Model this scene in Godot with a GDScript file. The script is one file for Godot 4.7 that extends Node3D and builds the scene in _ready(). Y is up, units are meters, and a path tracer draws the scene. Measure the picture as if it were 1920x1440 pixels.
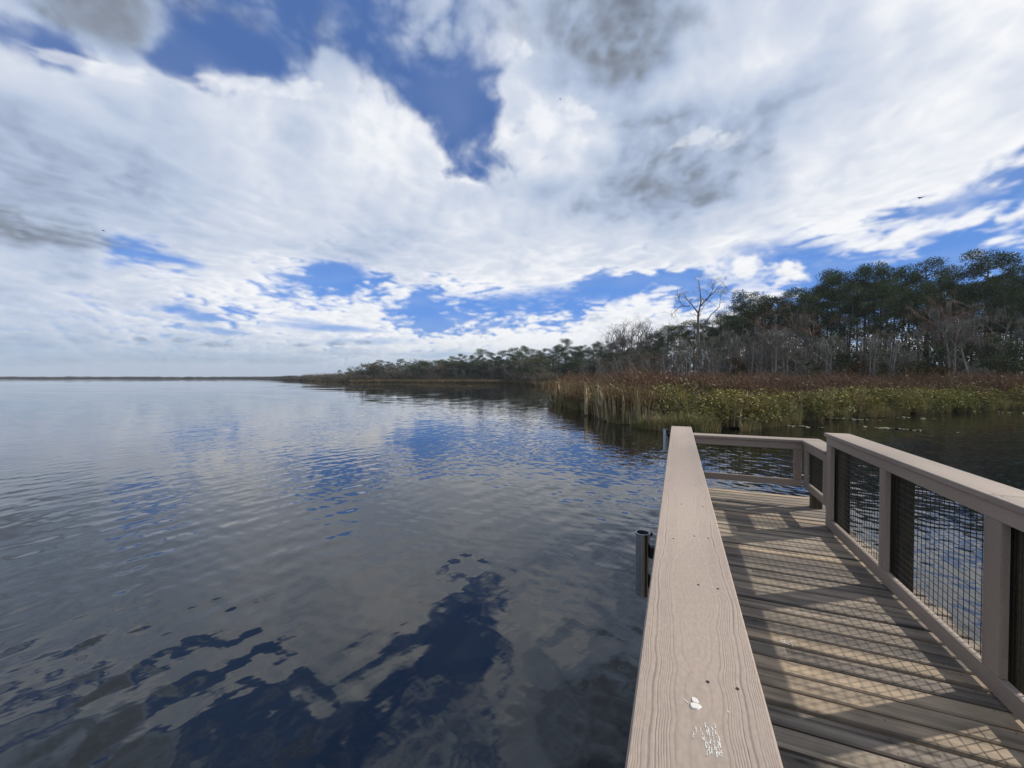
extends Node3D
# A lake seen from a timber fishing pier. The pier runs along -z; water level is y = 0, the deck y = 0.85.

const VIEW := 22.8            # the camera looks this many degrees to the left of the pier's axis
const EYE := 2.57
const DECK := 0.85
const SUN_BEARING := 57.0     # degrees to the right of the pier's axis
const SUN_HEIGHT := 36.5
const SKY_W := 3072
const SKY_H := 1536
const WAVE_N := 1024
const WAVE_TILE := 10.0
const CAP_W := 256
const CAP_H := 2048
const PLANK_N := 1024

# Cloud cover and cloud tone (0 to 9) over bearing (every 4 degrees from -52 to 52 of the view) and elevation.
const ELEVATIONS := [0.0, 2.5, 5.0, 7.5, 10.0, 13.0, 16.0, 19.0, 22.0, 25.0, 28.0, 31.0, 34.0, 37.0, 40.0, 43.0]
const COVER := [
	[7, 7, 7, 7, 7, 7, 7, 7, 7, 7, 7, 7, 7, 7, 7, 7, 7, 7, 7, 7, 7, 7, 7, 7, 7, 7, 7],
	[5, 6, 6, 6, 7, 7, 7, 6, 7, 7, 7, 7, 7, 8, 8, 8, 8, 7, 7, 6, 6, 6, 6, 6, 6, 6, 6],
	[7, 7, 6, 6, 6, 7, 7, 6, 7, 7, 6, 7, 7, 8, 8, 8, 8, 7, 7, 6, 6, 6, 5, 5, 4, 4, 4],
	[8, 7, 7, 5, 5, 6, 7, 7, 7, 5, 3, 4, 5, 5, 5, 5, 7, 7, 7, 6, 6, 5, 3, 3, 3, 3, 3],
	[9, 8, 8, 7, 7, 6, 5, 5, 6, 5, 2, 4, 4, 4, 4, 4, 5, 6, 6, 4, 5, 6, 4, 1, 3, 3, 3],
	[9, 9, 4, 6, 8, 7, 5, 2, 5, 6, 5, 5, 6, 7, 7, 6, 3, 3, 3, 3, 5, 7, 4, 4, 6, 3, 6],
	[9, 9, 9, 8, 8, 8, 8, 7, 7, 8, 8, 8, 8, 9, 8, 8, 7, 7, 8, 8, 8, 7, 6, 7, 5, 5, 3],
	[9, 9, 9, 9, 9, 9, 9, 8, 8, 9, 9, 9, 9, 9, 9, 9, 9, 9, 9, 9, 9, 9, 9, 8, 9, 7, 6],
	[9, 9, 9, 9, 9, 9, 9, 9, 9, 9, 9, 9, 9, 9, 9, 9, 9, 9, 9, 9, 9, 9, 9, 9, 9, 9, 9],
	[8, 9, 9, 9, 9, 9, 9, 9, 9, 9, 9, 8, 8, 8, 9, 9, 9, 9, 9, 9, 9, 9, 9, 9, 9, 9, 8],
	[4, 3, 9, 9, 9, 9, 9, 9, 9, 9, 9, 5, 4, 7, 8, 9, 9, 9, 9, 9, 9, 9, 9, 9, 9, 9, 9],
	[8, 9, 8, 1, 6, 9, 9, 9, 9, 7, 5, 2, 3, 7, 8, 9, 9, 9, 9, 9, 9, 9, 9, 9, 9, 9, 9],
	[8, 9, 8, 4, 1, 1, 5, 8, 6, 5, 2, 1, 3, 8, 8, 9, 9, 9, 9, 9, 9, 9, 9, 9, 9, 9, 9],
	[8, 9, 8, 6, 3, 3, 3, 5, 3, 3, 4, 3, 4, 7, 8, 9, 9, 9, 9, 9, 9, 9, 9, 9, 9, 9, 9],
	[8, 9, 8, 6, 4, 5, 3, 3, 4, 5, 6, 4, 5, 7, 8, 9, 9, 9, 9, 9, 9, 9, 9, 9, 9, 9, 9],
	[8, 9, 8, 6, 4, 5, 3, 4, 5, 6, 6, 5, 5, 6, 8, 9, 9, 9, 9, 9, 9, 9, 9, 9, 9, 9, 9],
]
const TONE := [
	[6, 6, 6, 6, 6, 6, 6, 6, 6, 6, 6, 6, 6, 6, 6, 6, 6, 6, 6, 6, 6, 6, 6, 6, 6, 6, 6],
	[4, 5, 5, 5, 6, 6, 6, 7, 7, 7, 7, 7, 7, 8, 8, 7, 7, 7, 7, 7, 7, 7, 7, 7, 8, 8, 8],
	[5, 5, 6, 6, 6, 7, 7, 7, 8, 8, 8, 8, 8, 9, 9, 9, 8, 8, 8, 8, 8, 8, 8, 8, 8, 9, 9],
	[5, 6, 6, 6, 7, 8, 8, 8, 8, 8, 8, 8, 8, 8, 8, 8, 8, 8, 8, 8, 9, 9, 8, 8, 9, 9, 9],
	[6, 5, 7, 7, 8, 8, 8, 8, 8, 8, 8, 8, 8, 8, 7, 7, 8, 9, 9, 8, 8, 9, 8, 8, 9, 9, 9],
	[4, 4, 5, 6, 7, 7, 7, 7, 7, 7, 7, 8, 8, 8, 8, 8, 8, 9, 8, 8, 8, 8, 8, 9, 9, 8, 9],
	[4, 4, 5, 5, 6, 6, 6, 5, 5, 6, 6, 7, 7, 7, 8, 8, 7, 7, 7, 7, 8, 8, 8, 8, 7, 8, 8],
	[4, 4, 4, 5, 6, 7, 7, 6, 5, 5, 6, 7, 7, 7, 7, 7, 6, 6, 5, 5, 6, 7, 8, 8, 8, 8, 7],
	[4, 4, 4, 5, 6, 7, 7, 7, 6, 6, 6, 7, 7, 7, 6, 5, 4, 4, 3, 3, 4, 6, 8, 8, 8, 8, 7],
	[6, 6, 5, 5, 6, 7, 6, 7, 7, 7, 7, 6, 6, 6, 5, 5, 5, 3, 2, 3, 4, 5, 7, 7, 8, 8, 7],
	[5, 5, 7, 6, 7, 7, 5, 7, 8, 8, 7, 6, 6, 6, 7, 7, 6, 4, 3, 3, 4, 4, 5, 6, 7, 7, 8],
	[4, 3, 3, 4, 6, 7, 6, 7, 8, 7, 6, 6, 6, 7, 7, 8, 7, 4, 3, 5, 5, 5, 5, 6, 7, 8, 9],
	[4, 2, 3, 3, 3, 3, 4, 6, 6, 5, 5, 5, 6, 6, 7, 6, 5, 5, 6, 7, 7, 8, 7, 6, 8, 9, 9],
	[4, 2, 3, 3, 3, 3, 3, 3, 4, 4, 4, 4, 5, 6, 5, 4, 3, 2, 3, 6, 6, 7, 6, 7, 8, 9, 9],
	[4, 2, 3, 3, 3, 3, 2, 3, 3, 4, 4, 4, 5, 6, 5, 3, 1, 1, 2, 5, 6, 6, 6, 7, 8, 9, 9],
	[4, 2, 3, 3, 3, 3, 2, 3, 4, 5, 4, 4, 4, 5, 4, 2, 1, 1, 2, 4, 6, 6, 6, 7, 8, 9, 9],
]
# Single clouds and gaps: bearing, elevation, half width, half height (degrees), tilt, tone (-1 is a gap of blue sky), strength.
const CLOUDS := [
	[-49.9, 13.2, 6.1, 2.2, 0.06, 0.20, 0.95],
	[-51.8, 14.2, 2.4, 1.8, -0.00, 0.24, 0.90],
	[-41.3, 12.8, 4.8, 0.7, -0.06, -1.00, 1.00],
	[-23.4, 13.9, 5.5, 1.6, 0.05, -1.00, 0.95],
	[-28.4, 12.5, 4.2, 0.6, -0.05, -1.00, 0.90],
	[-38.1, 6.7, 2.9, 0.5, -0.03, -1.00, 0.85],
	[-36.6, 5.4, 3.7, 0.5, -0.05, -1.00, 0.80],
	[-25.9, 6.4, 8.1, 0.8, -0.00, -1.00, 0.85],
	[-20.0, 4.9, 7.5, 0.6, 0.03, -1.00, 0.70],
	[-28.4, 7.3, 3.6, 0.5, -0.04, -1.00, 0.60],
	[-10.7, 3.3, 6.7, 0.7, 0.01, -1.00, 0.60],
	[-31.9, 2.8, 3.4, 0.4, 0.03, -1.00, 0.40],
	[0.0, 10.9, 18.6, 2.8, -0.00, -1.00, 1.00],
	[12.9, 11.9, 11.0, 2.0, 0.01, -1.00, 0.95],
	[-12.2, 8.9, 6.7, 1.8, -0.07, -1.00, 0.70],
	[33.0, 13.8, 10.4, 3.8, -0.04, -1.00, 0.90],
	[47.2, 14.6, 8.2, 3.1, 0.08, -1.00, 0.90],
	[40.9, 10.9, 6.2, 2.3, -0.03, -1.00, 0.80],
	[17.6, 9.5, 2.8, 1.7, -0.05, 0.97, 0.90],
	[30.7, 13.2, 4.6, 2.5, -0.13, 1.00, 1.00],
	[34.6, 12.1, 2.9, 1.6, -0.14, 0.98, 1.00],
	[44.6, 14.1, 4.7, 1.3, 0.11, 1.00, 1.00],
	[48.3, 14.3, 3.8, 1.2, 0.10, 0.98, 0.95],
	[42.6, 13.6, 2.5, 0.9, -0.08, 0.98, 0.90],
	[51.6, 13.9, 1.3, 1.1, 0.01, 0.97, 0.90],
	[50.6, 17.8, 2.3, 1.4, 0.07, -1.00, 0.80],
	[47.2, 16.2, 3.9, 0.9, 0.05, -1.00, 0.70],
	[37.6, 13.8, 2.9, 1.3, 0.06, -1.00, 0.60],
	[39.5, 11.4, 4.1, 1.1, 0.09, -1.00, 0.50],
	[-43.2, 4.0, 0.7, 0.3, 0.07, 0.32, 0.90],
	[-40.0, 4.1, 1.0, 0.4, 0.06, 0.32, 0.90],
	[-36.9, 3.8, 1.7, 0.5, 0.05, 0.34, 0.90],
	[-47.2, 3.8, 2.0, 0.7, 0.07, 0.48, 0.85],
	[-51.2, 3.3, 2.0, 0.7, 0.07, 0.42, 0.80],
	[-28.1, 4.1, 1.1, 0.3, 0.04, 0.36, 0.90],
	[-24.0, 4.5, 1.3, 0.4, 0.03, 0.40, 0.90],
	[-20.7, 4.8, 1.2, 0.4, 0.03, 0.36, 0.90],
	[11.8, 8.4, 1.3, 0.8, -0.03, 0.68, 0.80],
	[-41.7, 2.1, 9.9, 0.8, 0.03, 0.42, 0.75],
	[-30.7, 2.1, 5.1, 0.6, 0.02, 0.38, 0.70],
	[-49.9, 1.5, 3.5, 0.7, 0.03, 0.36, 0.70],
	[-22.7, 3.3, 4.6, 0.6, 0.02, 0.50, 0.70],
	[-38.1, 33.2, 3.6, 1.8, 0.27, -1.00, 0.90],
	[-49.0, 28.5, 3.8, 0.5, 0.07, -1.00, 0.85],
	[-16.9, 37.7, 2.8, 1.6, -0.12, -1.00, 0.60],
	[-12.2, 36.1, 3.3, 1.7, -0.23, -1.00, 0.60],
	[-6.8, 32.4, 4.2, 3.3, -0.31, -1.00, 0.95],
	[-2.7, 28.5, 3.5, 2.0, -0.29, -1.00, 0.80],
	[-4.3, 39.6, 2.0, 2.5, 0.03, -1.00, 0.40],
	[22.7, 26.4, 15.2, 7.5, 0.00, 0.38, 0.85],
	[12.9, 40.5, 16.2, 6.1, -0.06, 0.28, 0.80],
	[17.3, 41.2, 8.5, 3.4, -0.16, 0.16, 0.60],
	[17.3, 31.2, 3.5, 1.0, 0.01, 0.28, 0.70],
	[21.4, 31.2, 3.4, 1.1, -0.02, 0.25, 0.70],
	[20.0, 27.4, 3.3, 2.0, 0.27, 0.20, 0.75],
	[18.8, 24.5, 2.8, 1.8, 0.13, 0.20, 0.70],
	[24.0, 24.7, 3.2, 1.5, 0.19, 0.24, 0.70],
	[26.6, 22.1, 3.6, 1.8, 0.11, 0.20, 0.75],
	[29.3, 24.0, 2.4, 1.5, 0.27, 0.26, 0.70],
	[32.4, 25.5, 2.5, 1.6, 0.43, 0.28, 0.60],
	[9.8, 23.1, 2.4, 2.3, 0.11, 0.30, 0.70],
	[15.5, 21.5, 2.9, 1.3, 0.08, 0.34, 0.60],
	[22.7, 20.5, 4.0, 1.3, 0.05, 0.36, 0.60],
	[28.4, 27.5, 2.7, 1.0, 0.04, 0.95, 0.50],
	[24.7, 28.5, 2.6, 0.9, 0.06, 0.95, 0.40],
	[33.5, 30.0, 6.5, 1.7, -0.02, 0.42, 0.60],
	[-16.6, 30.0, 5.3, 4.2, 0.13, 0.97, 0.60],
	[6.2, 31.9, 5.0, 3.1, -0.05, 0.97, 0.60],
	[1.2, 39.2, 2.2, 1.0, -0.01, 0.93, 0.70],
	[9.6, 32.9, 3.4, 1.2, -0.08, 0.95, 0.60],
	[-28.4, 32.1, 3.6, 1.2, 0.24, 0.93, 0.60],
	[-35.6, 30.8, 4.6, 1.2, 0.31, 0.92, 0.60],
	[-45.8, 28.2, 4.1, 0.9, 0.20, 0.90, 0.60],
]

var rng := RandomNumberGenerator.new()
var used := {}
var sky_data := PackedFloat32Array()
var wave_data := PackedFloat32Array()
var cap_color := PackedByteArray()
var cap_height := PackedFloat32Array()
var plank_color := PackedByteArray()
var plank_height := PackedFloat32Array()
var n_big := FastNoiseLite.new()
var n_fbm := FastNoiseLite.new()
var n_warp := FastNoiseLite.new()
var n_puff := FastNoiseLite.new()
var n_blob := FastNoiseLite.new()
var n_grain := FastNoiseLite.new()
var n_soft := FastNoiseLite.new()
var wave_kx := PackedInt32Array()
var wave_kz := PackedInt32Array()
var wave_ph := PackedInt32Array()
var wave_amp := PackedFloat32Array()
var wave_tab := PackedFloat32Array()
var sun_dir := Vector3.UP
var n_mean := 0.0
var M := {}


# ---------------------------------------------------------------- naming and tagging

func numbered(called: String) -> String:
	var k: int = used.get(called, 0)
	used[called] = k + 1
	return called if k == 0 else "%s_%03d" % [called, k]


func tag(o: Node, label: String, category: String, group := "", kind := "") -> void:
	if label: o.set_meta("label", label)
	if category: o.set_meta("category", category)
	if group: o.set_meta("group", group)
	if kind: o.set_meta("kind", kind)


func thing(called: String, label: String, category: String, at := Vector3.ZERO, turn := 0.0, group := "") -> Node3D:
	var o := Node3D.new()
	o.name = numbered(called)
	add_child(o)
	o.position = at
	o.rotation.y = turn
	tag(o, label, category, group)
	return o


func part(called: String, mesh: Mesh, mat: Material, parent: Node, at := Vector3.ZERO, turn := Vector3.ZERO) -> MeshInstance3D:
	var o := MeshInstance3D.new()
	o.name = numbered(called) if parent == self else called
	o.mesh = mesh
	o.material_override = mat
	parent.add_child(o, true)
	o.position = at
	o.rotation = turn
	return o


func field(called: String, mesh: Mesh, mat: Material, spots: Array, tints: Array, label: String, category: String) -> void:
	var mm := MultiMesh.new()
	mm.transform_format = MultiMesh.TRANSFORM_3D
	mm.use_colors = true
	mm.mesh = mesh
	mm.instance_count = spots.size()
	for i in spots.size():
		mm.set_instance_transform(i, spots[i])
		mm.set_instance_color(i, tints[i])
	var o := MultiMeshInstance3D.new()
	o.name = numbered(called)
	o.multimesh = mm
	o.material_override = mat
	add_child(o)
	tag(o, label, category, "", "stuff")


# ---------------------------------------------------------------- materials

func srgb(r: float, g: float, b: float) -> Color:
	return Color(r / 255.0, g / 255.0, b / 255.0)


func lin(r: float, g: float, b: float) -> Color:
	return Color(r, g, b).linear_to_srgb()


func mat(color: Color, rough := 0.8, metal := 0.0) -> StandardMaterial3D:
	var m := StandardMaterial3D.new()
	m.albedo_color = color
	m.roughness = rough
	m.metallic = metal
	return m


func leaf_mat(tint: Color, through: Color, rough := 0.7) -> StandardMaterial3D:
	var m := mat(tint, rough)
	m.vertex_color_use_as_albedo = true
	m.cull_mode = BaseMaterial3D.CULL_DISABLED
	if through != Color.BLACK:
		m.backlight_enabled = true
		m.backlight = through
	return m


# ---------------------------------------------------------------- mesh helpers

class Shape:
	var v := PackedVector3Array()
	var n := PackedVector3Array()
	var c := PackedColorArray()
	var uv := PackedVector2Array()
	var idx := PackedInt32Array()
	var col := Color.WHITE

	func tri(a: Vector3, b: Vector3, d: Vector3) -> void:
		var k := v.size()
		var nn := (d - a).cross(b - a).normalized()
		v.append(a); v.append(b); v.append(d)
		for i in 3:
			n.append(nn); c.append(col); uv.append(Vector2.ZERO); idx.append(k + i)

	func quad(a: Vector3, b: Vector3, d: Vector3, e: Vector3, out: Vector3, uva := Vector2.ZERO, uvb := Vector2.ZERO, uvd := Vector2.ZERO, uve := Vector2.ZERO) -> void:
		var k := v.size()
		for p in [a, b, d, e]:
			v.append(p); n.append(out); c.append(col)
		uv.append(uva); uv.append(uvb); uv.append(uvd); uv.append(uve)
		if (d - a).cross(b - a).dot(out) >= 0.0:
			for i in [0, 1, 2, 0, 2, 3]: idx.append(k + i)
		else:
			for i in [0, 2, 1, 0, 3, 2]: idx.append(k + i)

	func tube(points: Array, radii: Array, sides: int, cap := false) -> void:
		var k := v.size()
		var up := Vector3(0.31, 0.12, 0.94).normalized()
		for i in points.size():
			var a: Vector3 = points[maxi(i - 1, 0)]
			var b: Vector3 = points[mini(i + 1, points.size() - 1)]
			var t := (b - a).normalized()
			var s := t.cross(up)
			if s.length() < 0.1: s = t.cross(Vector3.RIGHT)
			s = s.normalized()
			var w := t.cross(s)
			for j in sides:
				var ang := TAU * j / sides
				var o := s * cos(ang) + w * sin(ang)
				v.append(points[i] + o * radii[i]); n.append(o); c.append(col); uv.append(Vector2(float(j) / sides, i))
		for i in points.size() - 1:
			for j in sides:
				var a := k + i * sides + j
				var b := k + i * sides + (j + 1) % sides
				idx.append(a); idx.append(a + sides); idx.append(b)
				idx.append(b); idx.append(a + sides); idx.append(b + sides)
		if cap:
			for e in [0, points.size() - 1]:
				var base := k + int(e) * sides
				for j in range(1, sides - 1):
					if e == 0: tri(v[base], v[base + j], v[base + j + 1])
					else: tri(v[base], v[base + j + 1], v[base + j])

	func mesh() -> ArrayMesh:
		var a := []
		a.resize(Mesh.ARRAY_MAX)
		a[Mesh.ARRAY_VERTEX] = v
		a[Mesh.ARRAY_NORMAL] = n
		a[Mesh.ARRAY_COLOR] = c
		a[Mesh.ARRAY_TEX_UV] = uv
		a[Mesh.ARRAY_INDEX] = idx
		var m := ArrayMesh.new()
		m.add_surface_from_arrays(Mesh.PRIMITIVE_TRIANGLES, a)
		return m


func bevel_box(size: Vector3, bevel: float, axis: int, shift := Vector2.ZERO, warp := 0.0) -> ArrayMesh:
	# A board with chamfered edges; uv.x runs across the grain and uv.y along it (the axis), both in metres.
	var s := Shape.new()
	add_board(s, Vector3.ZERO, size, bevel, axis, shift)
	return s.mesh()


func board_uv(p: Vector3, face: int, axis: int, shift: Vector2) -> Vector2:
	var across: float = 0.0
	for k in 3:
		if k != axis and k != face: across = p[k]
	if face == axis: across = p[(axis + 1) % 3] + p[(axis + 2) % 3]
	return Vector2(across + (0.31 * face), p[axis]) + shift


func add_board(s: Shape, at: Vector3, size: Vector3, bevel: float, axis: int, shift := Vector2.ZERO) -> void:
	var h := size / 2.0
	for face in 3:
		var i := (face + 1) % 3
		var j := (face + 2) % 3
		for sign in [-1.0, 1.0]:
			var q := []
			for e in [[-1, -1], [1, -1], [1, 1], [-1, 1]]:
				var p := Vector3.ZERO
				p[face] = h[face] * sign
				p[i] = (h[i] - bevel) * e[0]
				p[j] = (h[j] - bevel) * e[1]
				q.append(p)
			var out := Vector3.ZERO
			out[face] = sign
			s.quad(q[0] + at, q[1] + at, q[2] + at, q[3] + at, out, board_uv(q[0], face, axis, shift), board_uv(q[1], face, axis, shift), board_uv(q[2], face, axis, shift), board_uv(q[3], face, axis, shift))
	if bevel <= 0.0: return
	for e in 3:   # edges along axis e
		var i := (e + 1) % 3
		var j := (e + 2) % 3
		for si in [-1.0, 1.0]:
			for sj in [-1.0, 1.0]:
				var q := []
				for t in [[-1.0, 0], [1.0, 0], [1.0, 1], [-1.0, 1]]:
					var p := Vector3.ZERO
					p[e] = (h[e] - bevel) * t[0]
					p[i] = (h[i] - (0.0 if t[1] == 0 else bevel)) * si
					p[j] = (h[j] - (bevel if t[1] == 0 else 0.0)) * sj
					q.append(p)
				var out := Vector3.ZERO
				out[i] = si
				out[j] = sj
				s.quad(q[0] + at, q[1] + at, q[2] + at, q[3] + at, out.normalized(), board_uv(q[0], i, axis, shift), board_uv(q[1], i, axis, shift), board_uv(q[2], i, axis, shift), board_uv(q[3], i, axis, shift))
	for sx in [-1.0, 1.0]:
		for sy in [-1.0, 1.0]:
			for sz in [-1.0, 1.0]:
				var a := Vector3(h.x * sx, (h.y - bevel) * sy, (h.z - bevel) * sz) + at
				var b := Vector3((h.x - bevel) * sx, h.y * sy, (h.z - bevel) * sz) + at
				var d := Vector3((h.x - bevel) * sx, (h.y - bevel) * sy, h.z * sz) + at
				if sx * sy * sz > 0: s.tri(a, d, b)
				else: s.tri(a, b, d)


# ---------------------------------------------------------------- computed textures

func table(t: Array, az: float, el: float) -> float:
	var x := clampf((az + 52.0) / 4.0, 0.0, 25.999)
	var i := int(x)
	var a := x - i
	a = a * a * (3.0 - 2.0 * a)
	var j := 0
	while j < 14 and el >= ELEVATIONS[j + 1]: j += 1
	var b := clampf((el - ELEVATIONS[j]) / (ELEVATIONS[j + 1] - ELEVATIONS[j]), 0.0, 1.0)
	b = b * b * (3.0 - 2.0 * b)
	return lerpf(lerpf(t[j][i], t[j][i + 1], a), lerpf(t[j + 1][i], t[j + 1][i + 1], a), b) / 9.0


func cloud_color(tone: float, az: float) -> Vector3:
	var t := clampf(tone, 0.0, 1.05)
	var steps := [[0.0, Vector3(0.11, 0.135, 0.18)], [0.22, Vector3(0.23, 0.265, 0.33)], [0.36, Vector3(0.335, 0.41, 0.55)], [0.5, Vector3(0.45, 0.535, 0.69)], [0.78, Vector3(0.655, 0.705, 0.805)], [1.0, Vector3(0.87, 0.885, 0.915)], [1.06, Vector3(0.91, 0.92, 0.94)]]
	var k := 0
	while k < 5 and t > steps[k + 1][0]: k += 1
	return (steps[k][1] as Vector3).lerp(steps[k + 1][1], (t - steps[k][0]) / (steps[k + 1][0] - steps[k][0]))


func blue(el: float) -> Vector3:
	var low := Vector3(0.30, 0.47, 0.66)
	var midc := Vector3(0.105, 0.285, 0.75)
	var high := Vector3(0.056, 0.138, 0.385)
	if el < 9.0: return low.lerp(midc, smoothstep(0.5, 9.0, el))
	return midc.lerp(high, smoothstep(9.0, 30.0, el))


func sky_row(row: int) -> void:
	var el := 90.0 - (row + 0.5) * 180.0 / SKY_H
	var near := []
	for k in CLOUDS:
		if absf(k[1] - el) < k[2] * absf(k[4]) * 1.9 + k[3] * 2.2: near.append(k)
	var ce := cos(deg_to_rad(el))
	var se := sin(deg_to_rad(el))
	var over := 1.0 / (se + 0.16)
	var sky := blue(el)
	for i in SKY_W:
		var bearing := (i + 0.5) * 360.0 / SKY_W
		if bearing > 180.0: bearing -= 360.0
		var b := deg_to_rad(bearing)
		var az := bearing + VIEW
		if az > 180.0: az -= 360.0
		var d := Vector3(sin(b) * ce, se, -cos(b) * ce)
		var qx := d.x * over
		var qz := d.z * over
		var wx := n_warp.get_noise_3d(qx * 90.0, qz * 90.0, 0.0)
		var wz := n_warp.get_noise_3d(qx * 90.0, qz * 90.0, 50.0)
		var px := qx * 100.0 + wx * 9.0
		var pz := qz * 100.0 + wz * 9.0
		var size := 230.0 * (1.0 + 1.6 * (1.0 - smoothstep(0.0, 22.0, el)))
		var b3 := Vector3(d.x, d.y * 1.35, d.z) * size + Vector3(wx, wz, wx) * 5.0
		var n1 := n_fbm.get_noise_2d(px, pz) * 0.45 - n_puff.get_noise_3dv(b3) * 0.55 - n_mean
		var n2 := n_fbm.get_noise_2d(px + sun_dir.x * 4.0, pz + sun_dir.z * 4.0) * 0.45 - n_puff.get_noise_3dv(b3 + sun_dir * 5.0) * 0.55 - n_mean
		var out := smoothstep(62.0, 100.0, absf(az))
		var cover := 0.0
		var tone := 0.0
		var saz := az + wx * 1.6
		var sel := el + wz * 0.9
		if out < 1.0:
			cover = table(COVER, saz, sel)
			tone = table(TONE, saz, sel)
		if out > 0.0:
			var big := n_big.get_noise_3d(d.x * 100.0, d.y * 160.0, d.z * 100.0)
			var big2 := n_big.get_noise_3d(d.x * 100.0, d.y * 160.0 + 300.0, d.z * 100.0)
			cover = lerpf(cover, 0.80 + big * 0.75, out)
			tone = lerpf(tone, 0.64 + big2 * 0.5, out)
		var glow := maxf(0.0, d.dot(sun_dir))
		tone += 0.12 * pow(glow, 8.0)
		var puff := clampf((n1 - n2) * 0.40, -0.16, 0.16)
		var edge := cover + n1 * 0.42
		var soft := lerpf(0.28, 0.13, smoothstep(0.45, 0.9, tone + n_big.get_noise_2d(px, pz) * 0.3))
		var alpha := smoothstep(0.54 - soft, 0.54 + soft, edge)
		var inside := smoothstep(0.45, 1.0, edge)
		var rim := smoothstep(0.40, 0.58, edge) * (1.0 - smoothstep(0.58, 0.95, edge)) * 0.16 * smoothstep(0.2, 0.6, tone)
		var belly := smoothstep(0.0, 0.55, n1) * 0.10 * (1.0 - smoothstep(0.70, 0.95, tone))
		var lit := tone + rim - belly + puff * lerpf(1.2, 0.55, inside) + n_soft.get_noise_2d(px * 0.6, pz * 0.6) * 0.07
		var cc := cloud_color(lit, az)
		var clear := sky.lerp(Vector3(0.60, 0.67, 0.78), 0.03 + 0.15 * maxf(0.0, n_soft.get_noise_2d(px * 0.8 + 70.0, pz * 0.8) + 0.15))
		var col := clear.lerp(cc, alpha)
		for k in near:
			var dx: float = az - k[0]
			if absf(dx) > k[2] * 2.0: continue
			var dy: float = el - k[1] - dx * k[4]
			dx /= k[2]
			dy /= k[3]
			var flat := dy
			if k[5] >= 0.0 and dy < 0.0: flat = dy * 1.5
			var rag := n_blob.get_noise_2d(dx * 10.0 + k[0] * 13.0, dy * 7.0 + k[1] * 29.0)
			var small := 1.0 - smoothstep(0.6, 1.6, k[3])
			var e2: float = lerpf(0.92, 1.05, small) - sqrt(dx * dx + flat * flat) + rag * lerpf(0.8 if k[5] < 0.5 else 1.05, 0.6, small) + n1 * lerpf(0.25, 0.1, small)
			var a: float = smoothstep(-0.1, 1.0 if k[5] < 0.0 else 0.45 if k[3] < 1.0 else 0.9 if k[5] < 0.5 else 0.65, e2) * k[6]
			if a <= 0.0: continue
			if k[5] < 0.0: col = col.lerp(clear, a)
			else: col = col.lerp(cloud_color(k[5] + dy * 0.12 + puff * 0.8 + rag * 0.12, az), a)
		var haze := 1.0 - smoothstep(0.0, 6.5, el)
		col = col.lerp(Vector3(0.37, 0.465, 0.585), haze * 0.78)
		var at := (row * SKY_W + i) * 3
		sky_data[at] = col.x
		sky_data[at + 1] = col.y
		sky_data[at + 2] = col.z


func make_sky() -> ImageTexture:
	n_big.seed = 5; n_big.frequency = 0.012; n_big.fractal_octaves = 3
	n_fbm.seed = 21; n_fbm.noise_type = FastNoiseLite.TYPE_SIMPLEX; n_fbm.frequency = 0.028; n_fbm.fractal_octaves = 6; n_fbm.fractal_gain = 0.52
	n_puff.seed = 71; n_puff.frequency = 0.034; n_puff.fractal_type = FastNoiseLite.FRACTAL_RIDGED; n_puff.fractal_octaves = 5; n_puff.fractal_gain = 0.48
	n_blob.seed = 15; n_blob.frequency = 0.085; n_blob.fractal_octaves = 5; n_blob.fractal_gain = 0.55
	n_warp.seed = 9; n_warp.frequency = 0.02; n_warp.fractal_octaves = 3
	n_soft.seed = 33; n_soft.frequency = 0.022; n_soft.fractal_octaves = 3
	for k in 900: n_mean += (n_fbm.get_noise_2d(k * 37.0, k * 11.0) * 0.45 - n_puff.get_noise_2d(k * 37.0, k * 11.0) * 0.55) / 900.0
	sky_data.resize(SKY_W * SKY_H * 3)
	var job := WorkerThreadPool.add_group_task(sky_row, SKY_H / 2, 64)
	WorkerThreadPool.wait_for_group_task_completion(job)
	for k in range(SKY_W * (SKY_H / 2), SKY_W * SKY_H):
		sky_data[k * 3] = 0.10; sky_data[k * 3 + 1] = 0.12; sky_data[k * 3 + 2] = 0.13
	return ImageTexture.create_from_image(Image.create_from_data(SKY_W, SKY_H, false, Image.FORMAT_RGBF, sky_data.to_byte_array()))


func wave_row(row: int) -> void:
	var count := wave_kx.size()
	var z := float(row) / WAVE_N * TAU
	for i in WAVE_N:
		var h := 0.0
		for k in count:
			h += wave_amp[k] * wave_tab[(i * wave_kx[k] + row * wave_kz[k] + wave_ph[k]) & 1023]
		var x := float(i) / WAVE_N * TAU
		var calm := 0.75 + 0.25 * sin(x + 1.3 * sin(z)) + 0.22 * sin(2.0 * z + x + 1.7) * sin(x * 2.0 - z)
		wave_data[row * WAVE_N + i] = h * calm


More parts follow.
